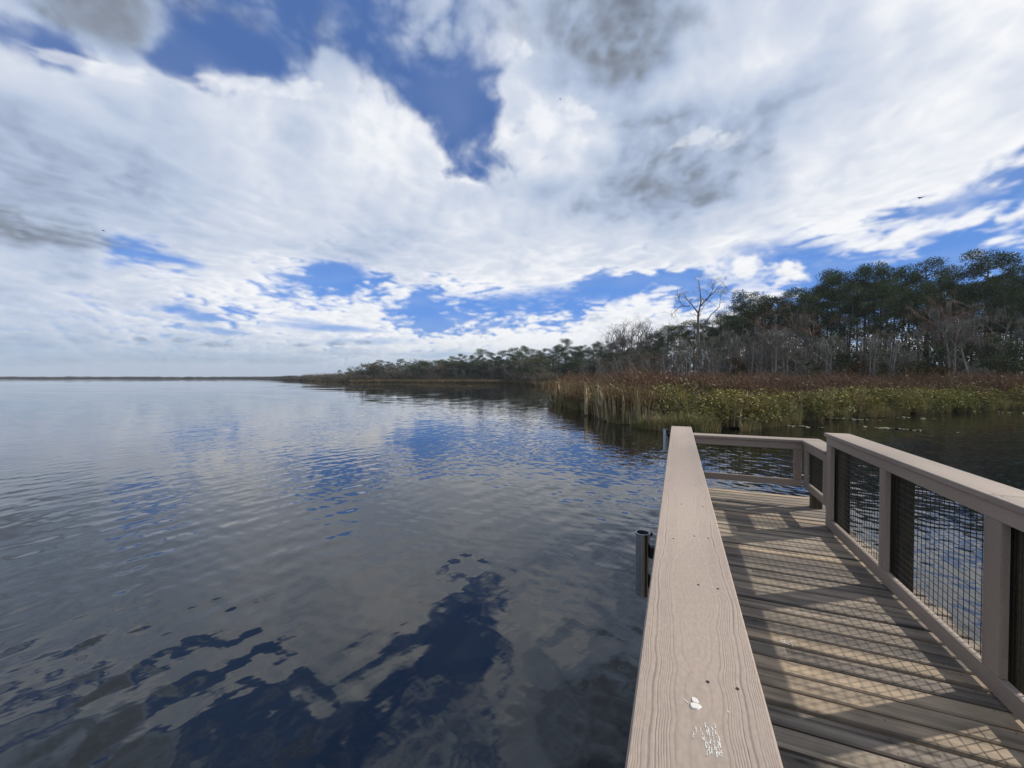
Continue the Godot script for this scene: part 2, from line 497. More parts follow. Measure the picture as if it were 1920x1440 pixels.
func make_waves() -> ImageTexture:
	var r := RandomNumberGenerator.new()
	r.seed = 77
	wave_tab.resize(1024)
	for i in 1024: wave_tab[i] = sin(TAU * i / 1024.0)
	for k in 50:
		var length := 0.11 * pow(16.0, pow(r.randf(), 1.0))
		var ang := r.randf_range(-1.0, 1.0)
		ang = ang * absf(ang) * 1.9 + 0.35
		if k % 3 == 0: ang = r.randf_range(-PI, PI)
		var kk := WAVE_TILE / length
		wave_kx.append(roundi(cos(ang) * kk))
		wave_kz.append(roundi(sin(ang) * kk))
		wave_ph.append(r.randi_range(0, 1023))
		var slope := 0.0106 * exp(-pow(log(length / 0.38) / 0.95, 2.0))
		if k >= 40:   # the finest wavelets
			length = r.randf_range(0.055, 0.11)
			kk = WAVE_TILE / length
			wave_kx[k] = roundi(cos(ang) * kk)
			wave_kz[k] = roundi(sin(ang) * kk)
			slope = 0.0026
		wave_amp.append(slope * length / TAU)
	wave_data.resize(WAVE_N * WAVE_N)
	var job := WorkerThreadPool.add_group_task(wave_row, WAVE_N, 64)
	WorkerThreadPool.wait_for_group_task_completion(job)
	return ImageTexture.create_from_image(Image.create_from_data(WAVE_N, WAVE_N, false, Image.FORMAT_RF, wave_data.to_byte_array()))


func cap_row(row: int) -> void:
	# Embossed flat-sawn grain of a composite board: rings of a wandering cone cut by the plane of the board. The tile is 0.24 m by 3.2 m.
	var y := row * 3.2 / CAP_H
	var loop := y / 3.2 * TAU
	var lx := cos(loop) * 3.2
	var ly := sin(loop) * 3.2
	var heart := 0.006 * n_grain.get_noise_2d(lx * 40.0, ly * 40.0)
	var depth := 0.030 + 0.018 * sin(loop * 3.0 + 0.9 * sin(loop * 3.0 + 1.0) + 0.5 * sin(loop * 2.0)) + 0.010 * n_grain.get_noise_2d(lx * 90.0 + 70.0, ly * 90.0)
	for i in CAP_W:
		var x := (float(i) / CAP_W - 0.5) * 0.24
		var wob := 0.0014 * n_grain.get_noise_3d(lx * 110.0, ly * 110.0, x * 700.0) + 0.0007 * n_grain.get_noise_3d(lx * 420.0, ly * 420.0, x * 3000.0 + 40.0)
		var r := sqrt(pow(x - heart, 2.0) + depth * depth) + wob
		var ring := r / 0.0052 + 0.8 * sin(r * 160.0)
		var f := ring - floorf(ring)
		var side := smoothstep(0.018, 0.075, absf(x - heart))
		var groove := smoothstep(0.50, 0.80, f) * (1.0 - smoothstep(0.80, 1.0, f)) * lerpf(0.22, 1.0, side)
		groove *= 0.65 + 0.7 * n_grain.get_noise_3d(lx * 60.0, ly * 60.0, ring * 17.0)
		groove = clampf(groove, 0.0, 1.0)
		var fleck := n_grain.get_noise_3d(lx * 800.0, ly * 800.0, x * 9000.0)
		var tone := 1.0 - 0.19 * groove + 0.05 * fleck + 0.13 * n_grain.get_noise_3d(lx * 9.0, ly * 9.0, x * 120.0 + 300.0)
		var at := (row * CAP_W + i) * 3
		cap_color[at] = clampi(int(155.0 * tone), 0, 255)
		cap_color[at + 1] = clampi(int(140.0 * tone), 0, 255)
		cap_color[at + 2] = clampi(int(128.0 * tone), 0, 255)
		cap_height[row * CAP_W + i] = -0.0007 * groove + 0.00008 * fleck


func plank_row(row: int) -> void:
	# Weathered deck lumber, 1.12 m (eight boards) by 2.2 m; the grain runs along v.
	for i in PLANK_N:
		var x := i * 1.12 / PLANK_N
		var y := row * 2.2 / PLANK_N
		var board := floorf(x / 0.14)
		var warp := 0.006 * n_grain.get_noise_3d(x * 60.0, y * 22.0, 10.0)
		var gx := x + warp
		var line := n_grain.get_noise_3d(gx * 1500.0, y * 16.0, board * 40.0)
		var fine := n_grain.get_noise_3d(gx * 5200.0, y * 60.0, 90.0)
		var broad := n_grain.get_noise_3d(gx * 260.0, y * 9.0, board * 77.0)
		var blot := n_soft.get_noise_2d(x * 330.0 + 500.0, y * 130.0)
		var crack := smoothstep(0.34, 0.52, n_grain.get_noise_3d(gx * 900.0, y * 5.0, board * 31.0 + 500.0))
		var kx := fposmod(x, 0.14) - 0.035 - 0.07 * fposmod(board * 0.37, 1.0)
		var ky := y - 0.3 - 1.6 * fposmod(board * 0.61, 1.0)
		var knot := exp(-(kx * kx / 0.00012 + ky * ky / 0.0007))
		var tone := 0.86 + 0.20 * line + 0.10 * fine + 0.16 * broad + 0.16 * blot - 0.35 * crack - 0.30 * knot
		var warm := 0.5 + 0.5 * broad + 0.25 * blot
		var at := (row * PLANK_N + i) * 3
		plank_color[at] = clampi(int(tone * lerpf(165.0, 177.0, warm)), 0, 255)
		plank_color[at + 1] = clampi(int(tone * lerpf(156.0, 164.0, warm)), 0, 255)
		plank_color[at + 2] = clampi(int(tone * lerpf(144.0, 147.0, warm)), 0, 255)
		plank_height[row * PLANK_N + i] = 0.0007 * line + 0.0003 * fine - 0.0016 * crack


func make_wood() -> void:
	n_grain.seed = 4; n_grain.frequency = 0.01; n_grain.fractal_octaves = 2
	cap_color.resize(CAP_W * CAP_H * 3)
	cap_height.resize(CAP_W * CAP_H)
	plank_color.resize(PLANK_N * PLANK_N * 3)
	plank_height.resize(PLANK_N * PLANK_N)
	var job := WorkerThreadPool.add_group_task(cap_row, CAP_H, 64)
	WorkerThreadPool.wait_for_group_task_completion(job)
	job = WorkerThreadPool.add_group_task(plank_row, PLANK_N, 64)
	WorkerThreadPool.wait_for_group_task_completion(job)
	var ct := ImageTexture.create_from_image(Image.create_from_data(CAP_W, CAP_H, false, Image.FORMAT_RGB8, cap_color))
	var ch := ImageTexture.create_from_image(Image.create_from_data(CAP_W, CAP_H, false, Image.FORMAT_RF, cap_height.to_byte_array()))
	var pt := ImageTexture.create_from_image(Image.create_from_data(PLANK_N, PLANK_N, false, Image.FORMAT_RGB8, plank_color))
	var ph := ImageTexture.create_from_image(Image.create_from_data(PLANK_N, PLANK_N, false, Image.FORMAT_RF, plank_height.to_byte_array()))
	M.cap = textured(ct, ch, Vector3(1.0 / 0.24, 1.0 / 3.2, 1), Color.WHITE, 0.55)
	M.cap_right = textured(ct, ch, Vector3(1.0 / 0.24, 1.0 / 3.2, 1), srgb(240, 241, 240), 0.55)
	M.trim = textured(ct, ch, Vector3(1.0 / 0.24, 1.0 / 3.2, 1), srgb(240, 241, 240), 0.7)
	M.planks = []
	for tint in [srgb(214, 210, 204), srgb(190, 186, 182), srgb(228, 218, 204), srgb(176, 173, 173), srgb(204, 192, 182)]:
		M.planks.append(textured(pt, ph, Vector3(1.0 / 1.12, 1.0 / 2.2, 1), tint, 0.85))
	M.post = textured(pt, ph, Vector3(1.0 / 1.12, 1.0 / 2.2, 1), srgb(120, 116, 92), 0.9)


func textured(color: Texture2D, height: Texture2D, scale: Vector3, tint: Color, rough: float) -> StandardMaterial3D:
	var m := mat(tint, rough)
	m.albedo_texture = color
	m.heightmap_enabled = true
	m.heightmap_texture = height
	m.heightmap_scale = 100.0
	m.uv1_scale = scale
	return m


# ---------------------------------------------------------------- the lie of the land

# Shore line: degrees to the right of the view, metres from the pier's head.
const SHORE := [[-180.0, 900.0], [-100.0, 1000.0], [-52.4, 1100.0], [-33.0, 830.0], [-29.6, 437.0], [-25.9, 300.0], [-21.4, 225.0], [-13.7, 210.0], [-10.0, 200.0], [0.0, 180.0], [3.1, 136.0], [5.4, 112.0], [5.9, 60.0], [6.2, 39.0], [10.0, 31.2], [14.4, 24.0], [18.0, 21.8], [25.3, 21.0], [30.7, 22.8], [35.1, 26.8], [39.0, 32.7], [43.0, 36.1], [48.3, 44.6], [51.8, 53.0], [60.0, 58.0], [90.0, 60.0], [130.0, 75.0], [180.0, 900.0]]


func shore(az: float) -> float:
	for k in SHORE.size() - 1:
		if az < SHORE[k + 1][0]:
			return lerpf(SHORE[k][1], SHORE[k + 1][1], (az - SHORE[k][0]) / (SHORE[k + 1][0] - SHORE[k][0]))
	return 900.0


func spot(az: float, r: float, y := 0.0) -> Vector3:
	var b := deg_to_rad(az - VIEW)
	return Vector3(sin(b) * r, y, -cos(b) * r)


func az_of(x: float, z: float) -> float:
	return wrapf(rad_to_deg(atan2(x, -z)) + VIEW, -180.0, 180.0)


func land(x: float, z: float) -> float:
	var r := Vector2(x, z).length()
	var d := r - shore(az_of(x, z))
	var bump := n_big.get_noise_2d(x * 6.0, z * 6.0)
	return clampf(d * 0.06, -1.4, 0.22) + bump * 0.10 * smoothstep(-1.0, 6.0, d)


func lines(step: float, inner: float, outer: float) -> PackedFloat32Array:
	var half := [0.0]
	var x := 0.0
	var s := step
	while x < outer:
		if x > inner: s *= 1.13
		x += s
		half.append(x)
	var all := PackedFloat32Array()
	for i in range(half.size() - 1, 0, -1): all.append(-half[i])
	for v in half: all.append(v)
	return all


func sheet(xs: PackedFloat32Array, zs: PackedFloat32Array, height: Callable) -> ArrayMesh:
	var s := Shape.new()
	var w := xs.size()
	for j in zs.size():
		for i in w:
			var x := xs[i]
			var z := zs[j]
			var e := 0.05
			var h: float = height.call(x, z)
			s.v.append(Vector3(x, h, z))
			s.n.append(Vector3(h - float(height.call(x + e, z)), e, h - float(height.call(x, z + e))).normalized())
			s.c.append(Color.WHITE)
			s.uv.append(Vector2(x, z))
	for j in zs.size() - 1:
		for i in w - 1:
			var a := j * w + i
			for k in [a, a + 1, a + w, a + 1, a + w + 1, a + w]: s.idx.append(k)
	return s.mesh()


func swell(x: float, z: float) -> float:
	return 0.007 * n_soft.get_noise_2d(x * 16.0, z * 16.0) + 0.003 * n_soft.get_noise_2d(x * 48.0 + 90.0, z * 48.0)


func build_setting() -> void:
	var ground := mat(lin(0.060, 0.048, 0.032), 0.95)
	var dirt := NoiseTexture2D.new()
	dirt.width = 512; dirt.height = 512; dirt.seamless = true
	dirt.noise = FastNoiseLite.new()
	dirt.noise.seed = 3; dirt.noise.frequency = 0.02; dirt.noise.fractal_octaves = 5
	var ramp := Gradient.new()
	ramp.set_color(0, srgb(120, 110, 96)); ramp.set_color(1, srgb(255, 240, 214))
	dirt.color_ramp = ramp
	ground.albedo_texture = dirt
	ground.uv1_triplanar = true; ground.uv1_world_triplanar = true; ground.uv1_scale = Vector3.ONE * 0.13
	var g := part("ground", sheet(lines(2.0, 90.0, 4200.0), lines(2.0, 90.0, 4200.0), land), ground, self)
	g.set_meta("kind", "structure")

	var water := mat(lin(0.0045, 0.0060, 0.0060), 0.015)
	water.metallic_specular = 0.66
	var waves := make_waves()
	# the breeze ruffles the water round the pier and along the marsh; the open lake to the left lies calmer
	var levels := []
	for k in 9:
		var m: StandardMaterial3D = water.duplicate()
		m.heightmap_enabled = true
		m.heightmap_texture = waves
		m.heightmap_scale = lerpf(115.0, 6.0, k / 8.0)
		m.uv1_scale = Vector3.ONE / WAVE_TILE
		levels.append(m)
	var wt := part("lake_water", split_by_calm(sheet(lines(0.22, 26.0, 4000.0), lines(0.22, 26.0, 4000.0), swell), levels), null, self)
	wt.set_meta("kind", "structure")


func calm(x: float, z: float) -> float:
	var r := Vector2(x, z).length()
	var az := az_of(x, z)
	var left := smoothstep(22.0, -22.0, az) * smoothstep(-150.0, -110.0, az)
	var c := left * smoothstep(5.0, 28.0, r) * 0.9 + smoothstep(25.0, 150.0, r) * 0.8
	return clampf(c + 0.22 * n_soft.get_noise_2d(x * 5.0, z * 5.0) * smoothstep(8.0, 20.0, r), 0.0, 1.0)


func split_by_calm(whole: ArrayMesh, levels: Array) -> ArrayMesh:
	var a := whole.surface_get_arrays(0)
	var v: PackedVector3Array = a[Mesh.ARRAY_VERTEX]
	var idx: PackedInt32Array = a[Mesh.ARRAY_INDEX]
	var sorted := []
	for k in levels.size(): sorted.append(PackedInt32Array())
	for t in range(0, idx.size(), 3):
		var p := (v[idx[t]] + v[idx[t + 1]] + v[idx[t + 2]]) / 3.0
		var k := roundi(calm(p.x, p.z) * (levels.size() - 1))
		sorted[k].append(idx[t]); sorted[k].append(idx[t + 1]); sorted[k].append(idx[t + 2])
	var m := ArrayMesh.new()
	for k in levels.size():
		if sorted[k].is_empty(): continue
		# only the corners this surface uses
		var place := {}
		var s := Shape.new()
		for i in sorted[k]:
			if not place.has(i):
				place[i] = s.v.size()
				s.v.append(v[i]); s.n.append(a[Mesh.ARRAY_NORMAL][i]); s.uv.append(a[Mesh.ARRAY_TEX_UV][i]); s.c.append(Color.WHITE)
			s.idx.append(place[i])
		var b := []
		b.resize(Mesh.ARRAY_MAX)
		b[Mesh.ARRAY_VERTEX] = s.v
		b[Mesh.ARRAY_NORMAL] = s.n
		b[Mesh.ARRAY_TEX_UV] = s.uv
		b[Mesh.ARRAY_INDEX] = s.idx
		m.add_surface_from_arrays(Mesh.PRIMITIVE_TRIANGLES, b)
		m.surface_set_material(m.get_surface_count() - 1, levels[k])
	return m


# ---------------------------------------------------------------- the pier

func wire_panel(width: float, height: float) -> ArrayMesh:
	# Welded wire, in its own x-y plane from the lower left corner.
	var s := Shape.new()
	var r := 0.0026
	var nx := int(width / 0.0508)
	var ny := int(height / 0.0508)
	for i in nx + 1:
		var x := 0.012 + i * 0.0508
		if x < width: s.tube([Vector3(x, 0, r), Vector3(x, height, r)], [r, r], 4)
	for j in ny + 1:
		var y := 0.014 + j * 0.0508
		if y < height: s.tube([Vector3(0, y, -r), Vector3(width, y, -r)], [r, r], 4)
	return s.mesh()


func screw(parent: Node, at: Vector3, r := 0.0036) -> void:
	if not M.has("screw_mesh"):
		var s := Shape.new()
		s.tube([Vector3(0, -0.004, 0), Vector3(0, 0.0006, 0)], [1.0, 1.0], 8, true)
		for k in s.v.size(): s.v[k] = Vector3(s.v[k].x * 0.0036, s.v[k].y, s.v[k].z * 0.0036)
		M.screw_mesh = s.mesh()
	part("screw", M.screw_mesh, M.dark_metal, parent, at)


func railing(label: String, at: Vector3, turn: float, length: float, top: float, low: float, posts: Array, joints: Array, capmat: Material, foot: float) -> Node3D:
	# Built along its own -z from the near end, with the deck at y = 0 and the inner face at x = 0; the outside is +x.
	var t := thing("pier_railing", label, "railing", at, turn, "railings of the fishing pier")
	var cut := fposmod(at.x * 3.7 + at.z * 1.3, 1.0)
	# the cap is laid in lengths that butt against each other
	for k in joints.size() - 1:
		var a: float = joints[k] + (0.0 if k == 0 else 0.002)
		var b: float = joints[k + 1]
		part("cap_board", bevel_box(Vector3(0.2375, 0.038, b - a), 0.004, 2, Vector2(0.05, 1.9 * k + cut)), capmat, t, Vector3(0.10875, top - 0.019, -(a + b) / 2.0))
	part("top_rail", bevel_box(Vector3(0.038, 0.089, length - 0.004), 0.003, 2, Vector2(cut, 0.3)), M.trim, t, Vector3(0.029, top - 0.038 - 0.0465, -length / 2.0))
	part("bottom_rail", bevel_box(Vector3(0.040, low - foot, length - 0.004), 0.003, 2, Vector2(0.2 + cut, 1.3)), M.trim, t, Vector3(0.030, (low + foot) / 2.0, -length / 2.0))
	var span := top - 0.038 - 0.091 - low
	for p in posts:
		part("upright", bevel_box(Vector3(0.037, span - 0.003, p[1]), 0.003, 1, Vector2(p[0] * 0.7, cut)), M.trim, t, Vector3(0.029, low + span / 2.0, -p[0]))
		if p.size() > 2: continue
		part("post", bevel_box(Vector3(0.115, top - 0.040 + 1.9, 0.115), 0.005, 1, Vector2(p[0] * 1.7, 0.5)), M.post, t, Vector3(0.138, (top - 0.040 - 1.9) / 2.0, -p[0]))
	for k in posts.size() - 1:
		var a: float = posts[k][0]
		var b: float = posts[k + 1][0]
		part("wire_mesh", wire_panel(b - a - 0.02, span + 0.06), M.wire, t, Vector3(0.062, low - 0.03, -a - 0.01), Vector3(0, PI / 2, 0))
	return t


func build_pier() -> void:
	var deck := thing("pier_deck", "weathered grey brown plank deck of the fishing pier", "deck", Vector3(0, DECK, 0))
	var pitch := 0.1385
	var shapes := []
	for k in 8:
		shapes.append(null)
	var from := -2.0
	var count := int((6.75 - from) / pitch)
	for k in count + 1:
		var along := from + (k + 0.5) * pitch
		var ends := rng.randf_range(-0.022, 0.018)
		var width := 0.1225 + rng.randf_range(-0.0025, 0.0015)
		var kind := k % 8
		if shapes[kind] == null:
			shapes[kind] = bevel_box(Vector3(1.98, 0.038, width), 0.008, 0, Vector2(0.07 + 0.14 * kind, rng.randf() * 2.0))
		var b := part("deck_board", shapes[kind], M.planks[rng.randi() % M.planks.size()], deck, Vector3(0.835 + ends, -0.019 + rng.randf_range(-0.0016, 0.0012), -along), Vector3(0, rng.randf_range(-0.0016, 0.0016), 0))
		if along > 0.4 and along < 4.2:
			for x in [0.30, 0.95, 1.50]:
				for s in [-0.033, 0.033]:
					if rng.randf() < 0.85: screw(b, Vector3(x - 0.835 + rng.randf_range(-0.01, 0.01), 0.019, s + rng.randf_range(-0.006, 0.006)))
	for x in [0.06, 0.85, 1.66]:
		part("joist", bevel_box(Vector3(0.045, 0.18, 8.7), 0.0, 2), M.post, deck, Vector3(x, -0.131, -2.4))
	for z in [-1.2, 1.2, 3.6, 6.2]:
		for x in [0.03, 1.72]:
			var s := Shape.new()
			s.tube([Vector3(0, -2.4, 0), Vector3(0, -0.222, 0)], [0.12, 0.11], 14, true)
			part("piling", s.mesh(), M.post, deck, Vector3(x, 0, -z))

	# full-height railings: posts every 1.25 m; [distance along, width of the inner upright]
	var full := [[0.07, 0.14], [1.20, 0.10], [2.45, 0.10], [3.70, 0.12], [4.95, 0.13], [6.19, 0.10], [7.455, 0.14]]
	var right := railing("brown railing with black wire mesh on the right of the deck", Vector3(1.555, DECK, 2.0), 0.0, 7.53, 1.09, 0.134, full, [0.0, 1.2, 4.95, 7.545], M.cap_right, 0.028)
	for p in full:
		for o in [-0.03, 0.03]: screw(right, Vector3(0.03, 1.0902, -p[0] + o))
	# the left one is turned round so that its outside is the lake
	var mirrored := []
	for p in full: mirrored.append([7.53 - p[0], p[1]])
	mirrored.reverse()
	var left := railing("brown railing with wide handrail running along the left edge beside open water", Vector3(0.152, DECK, -5.53), PI, 7.53, 1.09, 0.134, mirrored, [-0.015, 5.08, 7.53], M.cap, 0.028)
	var at_left := func(along: float, perp: float) -> Vector3: return Vector3(0.152 - perp, 1.0902, -(5.53 - along))
	for p in [[0.901, 0.061], [0.904, 0.115], [1.316, 0.061], [1.314, 0.114], [1.659, -0.012], [1.718, 0.064], [1.717, 0.114], [2.129, 0.115], [2.13, 0.02], [2.54, 0.10], [2.95, 0.05], [3.36, 0.1], [3.77, 0.03], [4.2, 0.1], [4.6, 0.06]]:
		screw(left, at_left.call(p[0], p[1]))
	part("bolt", bevel_box(Vector3(0.012, 0.016, 0.016), 0.004, 0), M.dark_metal, left, Vector3(0.262, 0.985, -(5.53 - 1.95)))

	# low railings round the pier's head
	var low_posts := [[0.05, 0.09], [0.81, 0.09]]
	railing("short low railing with wire mesh beyond the right railing", Vector3(1.555, DECK, -5.535), 0.0, 0.86, 0.877, 0.335, low_posts, [0.012, 0.852], M.cap_right, 0.247)
	railing("low railing with wire mesh across the far end of the deck", Vector3(1.555, DECK, -6.40), PI / 2, 1.4, 0.877, 0.335, [[0.05, 0.09, 0], [1.352, 0.09]], [-0.2375, 1.64], M.cap_right, 0.247)
	railing("short low railing hidden beyond the end of the wide left handrail", Vector3(0.152, DECK, -6.395), PI, 0.86, 0.877, 0.335, low_posts, [0.008, 0.848], M.cap, 0.247)

	# rod holders: open steel tubes bolted to the lake side of the left railing
	for k in 2:
		var along: float = [1.796, 5.34][k]
		var t := thing("rod_holder", ["open steel rod holder tube on the left railing, nearest the camera", "steel rod holder tube at the far end of the left railing"][k], "rod holder", Vector3(-0.137, [1.626, 1.652][k], -along), 0.0, "rod holders on the left railing")
		part("tube", pipe(0.030, 0.0265, 0.27), M.steel, t)
		var br := part("bracket", bevel_box(Vector3(0.030, 0.05, 0.03), 0.003, 1), M.dark_metal, t, Vector3(0.0445, 0.19, 0))
		screw(br, Vector3(0, 0.025, 0))
		part("bracket", bevel_box(Vector3(0.030, 0.05, 0.03), 0.003, 1), M.dark_metal, t, Vector3(0.0445, 0.06, 0))

	droppings()


func pipe(r: float, inner: float, length: float) -> ArrayMesh:
	var s := Shape.new()
	var n := 28
	var rings := [[inner, 0.0, -1.0, 0.0], [inner, length, -1.0, 0.0], [inner, length, 0.0, 1.0], [r, length, 0.0, 1.0], [r, length, 1.0, 0.0], [r, 0.0, 1.0, 0.0], [r, 0.0, 0.0, -1.0], [inner, 0.0, 0.0, -1.0]]
	for q in rings:
		for j in n:
			var o := Vector3(cos(TAU * j / n), 0, sin(TAU * j / n))
			s.v.append(o * q[0] + Vector3(0, q[1], 0)); s.n.append(o * q[2] + Vector3(0, q[3], 0)); s.c.append(Color.WHITE); s.uv.append(Vector2.ZERO)
	for i in [0, 2, 4, 6]:
		for j in n:
			var a: int = i * n + j
			var b: int = i * n + (j + 1) % n
			for k in [a, a + n, b, b, a + n, b + n]: s.idx.append(k)
	return s.mesh()


func splat(s: Shape, at: Vector3, rx: float, rz: float, thick: float, turn: float, ragged: float) -> void:
	var n := 18
	var ring := []
	var top := []
	for j in n:
		var a := TAU * j / n
		var f := 1.0 + ragged * sin(a * 3.0 + rng.randf() * 2.0) + ragged * rng.randf_range(-0.5, 0.5)
		var p := Vector3(cos(a) * rx * f, 0, sin(a) * rz * f).rotated(Vector3.UP, turn)
		ring.append(at + p)
		top.append(at + p * 0.82 + Vector3(0, thick, 0))
	for j in n:
		var k := (j + 1) % n
		s.quad(ring[j], ring[k], top[k], top[j], ((ring[j] + ring[k]) / 2.0 - at).normalized() + Vector3(0, 0.6, 0))
		s.quad(top[j], top[k], at + Vector3(0, thick, 0), at + Vector3(0, thick, 0), Vector3.UP)


func droppings() -> void:
	var top := DECK + 1.0902
	var s := Shape.new()
	splat(s, Vector3(0.0345, top, -0.838), 0.0068, 0.0075, 0.0022, 0.3, 0.10)
	splat(s, Vector3(0.0345, top, -0.823), 0.0112, 0.0080, 0.0026, 0.5, 0.12)
	splat(s, Vector3(0.0200, top, -0.829), 0.0040, 0.0011, 0.0008, -0.9, 0.10)
	splat(s, Vector3(0.0160, top, -0.8315), 0.0018, 0.0014, 0.0008, 0.0, 0.10)
	splat(s, Vector3(0.0910, top, -0.834), 0.0018, 0.0018, 0.0008, 0.0, 0.15)
	tag(part("bird_dropping", s.mesh(), M.chalk, self), "fresh white bird dropping in a round blob on the left handrail", "bird dropping", "bird droppings on the pier")
	s = Shape.new()
	var runs := [[0.029, 0.752, 0.764], [0.034, 0.766, 0.775], [0.041, 0.770, 0.776], [0.045, 0.752, 0.768], [0.049, 0.726, 0.760], [0.0535, 0.727, 0.792], [0.0575, 0.728, 0.785], [0.063, 0.729, 0.788], [0.0655, 0.731, 0.745], [0.069, 0.733, 0.794], [0.0715, 0.732, 0.770]]
	for r in runs:
		var z: float = r[1]
		while z < r[2]:
			var long := rng.randf_range(0.002, 0.006)
			if rng.randf() < 0.8: splat(s, Vector3(r[0] + rng.randf_range(-0.0012, 0.0012) + (z - r[1]) * -0.06, top, -z), rng.randf_range(0.0005, 0.0014), long * 0.75, 0.0005, rng.randf_range(-0.2, 0.2), 0.25)
			z += long
	tag(part("bird_dropping", s.mesh(), M.chalk, self), "dry white bird dropping smeared in streaks on the left handrail", "bird dropping", "bird droppings on the pier")
	s = Shape.new()
	for k in 22: splat(s, Vector3(rng.randf_range(0.63, 0.69), DECK + 0.0008, -rng.randf_range(3.005, 3.06)), rng.randf_range(0.002, 0.006), rng.randf_range(0.002, 0.005), 0.0008, rng.randf() * 3.0, 0.25)
	tag(part("bird_dropping", s.mesh(), M.chalk, self), "small pale bird dropping spattered on the middle of the deck", "bird dropping", "bird droppings on the pier")


# ---------------------------------------------------------------- plants

func rand_dir(r: RandomNumberGenerator) -> Vector3:
	return Vector3(r.randfn(), r.randfn(), r.randfn()).normalized()


func tuft(s: Shape, p: Vector3, dir: Vector3, length: float, width: float, r: RandomNumberGenerator) -> void:
	var side := dir.cross(rand_dir(r)).normalized() * width * 0.5
	s.tri(p - side, p + side, p + dir * length)


func shade(base: Color, r: RandomNumberGenerator, spread: float) -> Color:
	var f := 1.0 + r.randf_range(-spread, spread)
	return Color(base.r * f * (1.0 + r.randf_range(-0.12, 0.12)), base.g * f, base.b * f * (1.0 + r.randf_range(-0.12, 0.12)))


func clump(s: Shape, at: Vector3, size: Vector3, count: int, length: float, width: float, base: Color, r: RandomNumberGenerator, lift := 0.5) -> void:
	for k in count:
		var o := rand_dir(r)
		var p := at + o * size * pow(r.randf(), 0.45)
		s.col = shade(base, r, 0.35)
		tuft(s, p, (o + Vector3(0, lift, 0) + rand_dir(r) * 0.7).normalized(), length * r.randf_range(0.7, 1.3), width, r)


func pine(seed: int, spread: float, depth: float, limbs: int, flat: float, full := 0.75) -> Array:
	# Returns [trunk, crown] of a pine 18 m tall.
	var r := RandomNumberGenerator.new()
	r.seed = seed
	var t := Shape.new()
	var c := Shape.new()
	t.col = Color(0.065, 0.055, 0.048)
	var pts := []
	var rad := []
	var lean := Vector3(r.randf_range(-0.6, 0.6), 0, r.randf_range(-0.6, 0.6))
	for k in 9:
		var f := k / 8.0
		pts.append(Vector3(0, f * 17.2, 0) + lean * f * f + Vector3(r.randf_range(-0.1, 0.1), 0, r.randf_range(-0.1, 0.1)) * f)
		rad.append(lerpf(0.21, 0.05, f))
	t.tube(pts, rad, 7)
	var green := Color(0.092, 0.114, 0.066)
	for k in limbs:
		var f := (k + r.randf()) / limbs
		var y := lerpf(17.4, 17.4 - depth, f)
		var along: float = clampf(y / 17.2, 0, 1) * 8.0
		var i := mini(int(along), 7)
		var base: Vector3 = (pts[i] as Vector3).lerp(pts[i + 1], along - i)
		var reach := spread * (0.35 + 0.65 * sqrt(clampf(f * 2.2, 0, 1))) * r.randf_range(0.55, 1.1)
		if f > 0.72: reach *= r.randf_range(0.3, 0.9)
		var ang := r.randf() * TAU
		var rise := lerpf(0.75, 0.12, f) * (1.0 - flat * 0.6)
		var tip := base + Vector3(cos(ang) * reach, reach * rise, sin(ang) * reach)
		var midp := base.lerp(tip, 0.5) + Vector3(0, -0.15, 0) + rand_dir(r) * 0.2
		t.tube([base, midp, tip], [0.06, 0.04, 0.015], 4)
		var many := 2 if reach < 1.8 else 3
		for q in many:
			var w := 1.0 - q * 0.26
			var at := base.lerp(tip, w) + Vector3(r.randf_range(-0.45, 0.45), 0.2, r.randf_range(-0.45, 0.45)) * (0.3 + q * 0.6)
			var big := r.randf_range(0.65, 1.15)
			clump(c, at, Vector3(big, big * full, big), 165, 0.20, 0.09, green * r.randf_range(0.7, 1.35), r)
	clump(c, (pts[8] as Vector3) + Vector3(0, 0.2, 0), Vector3(1.0, full, 1.0), 200, 0.20, 0.085, green, r)
	return [t.mesh(), c.mesh()]


func grow(s: Shape, moss: Shape, p: Vector3, dir: Vector3, length: float, radius: float, level: int, droop: float, moss_amount: float, r: RandomNumberGenerator) -> void:
	var q := p
	var d := dir
	var pts := [p]
	var rad := [radius]
	var steps := 4 if level > 1 else 2
	for k in steps:
		d = (d + rand_dir(r) * 0.22 + Vector3(0, droop * 0.10, 0)).normalized()
		q += d * length / steps
		pts.append(q)
		rad.append(radius * (1.0 - 0.62 * (k + 1) / steps))
	s.tube(pts, rad, 5 if level > 2 else 3)
	if level == 0: return
	var kids: int = [0, 3, 4, 4, 6][level]
	for k in kids:
		var w := r.randf_range(0.35, 1.0)
		var i := mini(int(w * steps), steps - 1)
		var at: Vector3 = (pts[i] as Vector3).lerp(pts[i + 1], w * steps - i)
		var side := (d.cross(rand_dir(r))).normalized()
		var nd := (d * r.randf_range(0.5, 0.9) + side * r.randf_range(0.5, 0.9)).normalized()
		grow(s, moss, at, nd, length * r.randf_range(0.42, 0.66), radius * 0.5, level - 1, droop, moss_amount, r)
		if level <= 3 and r.randf() < moss_amount:
			hang(moss, at, r)
	if level <= 2 and r.randf() < moss_amount * 0.6: hang(moss, q, r)


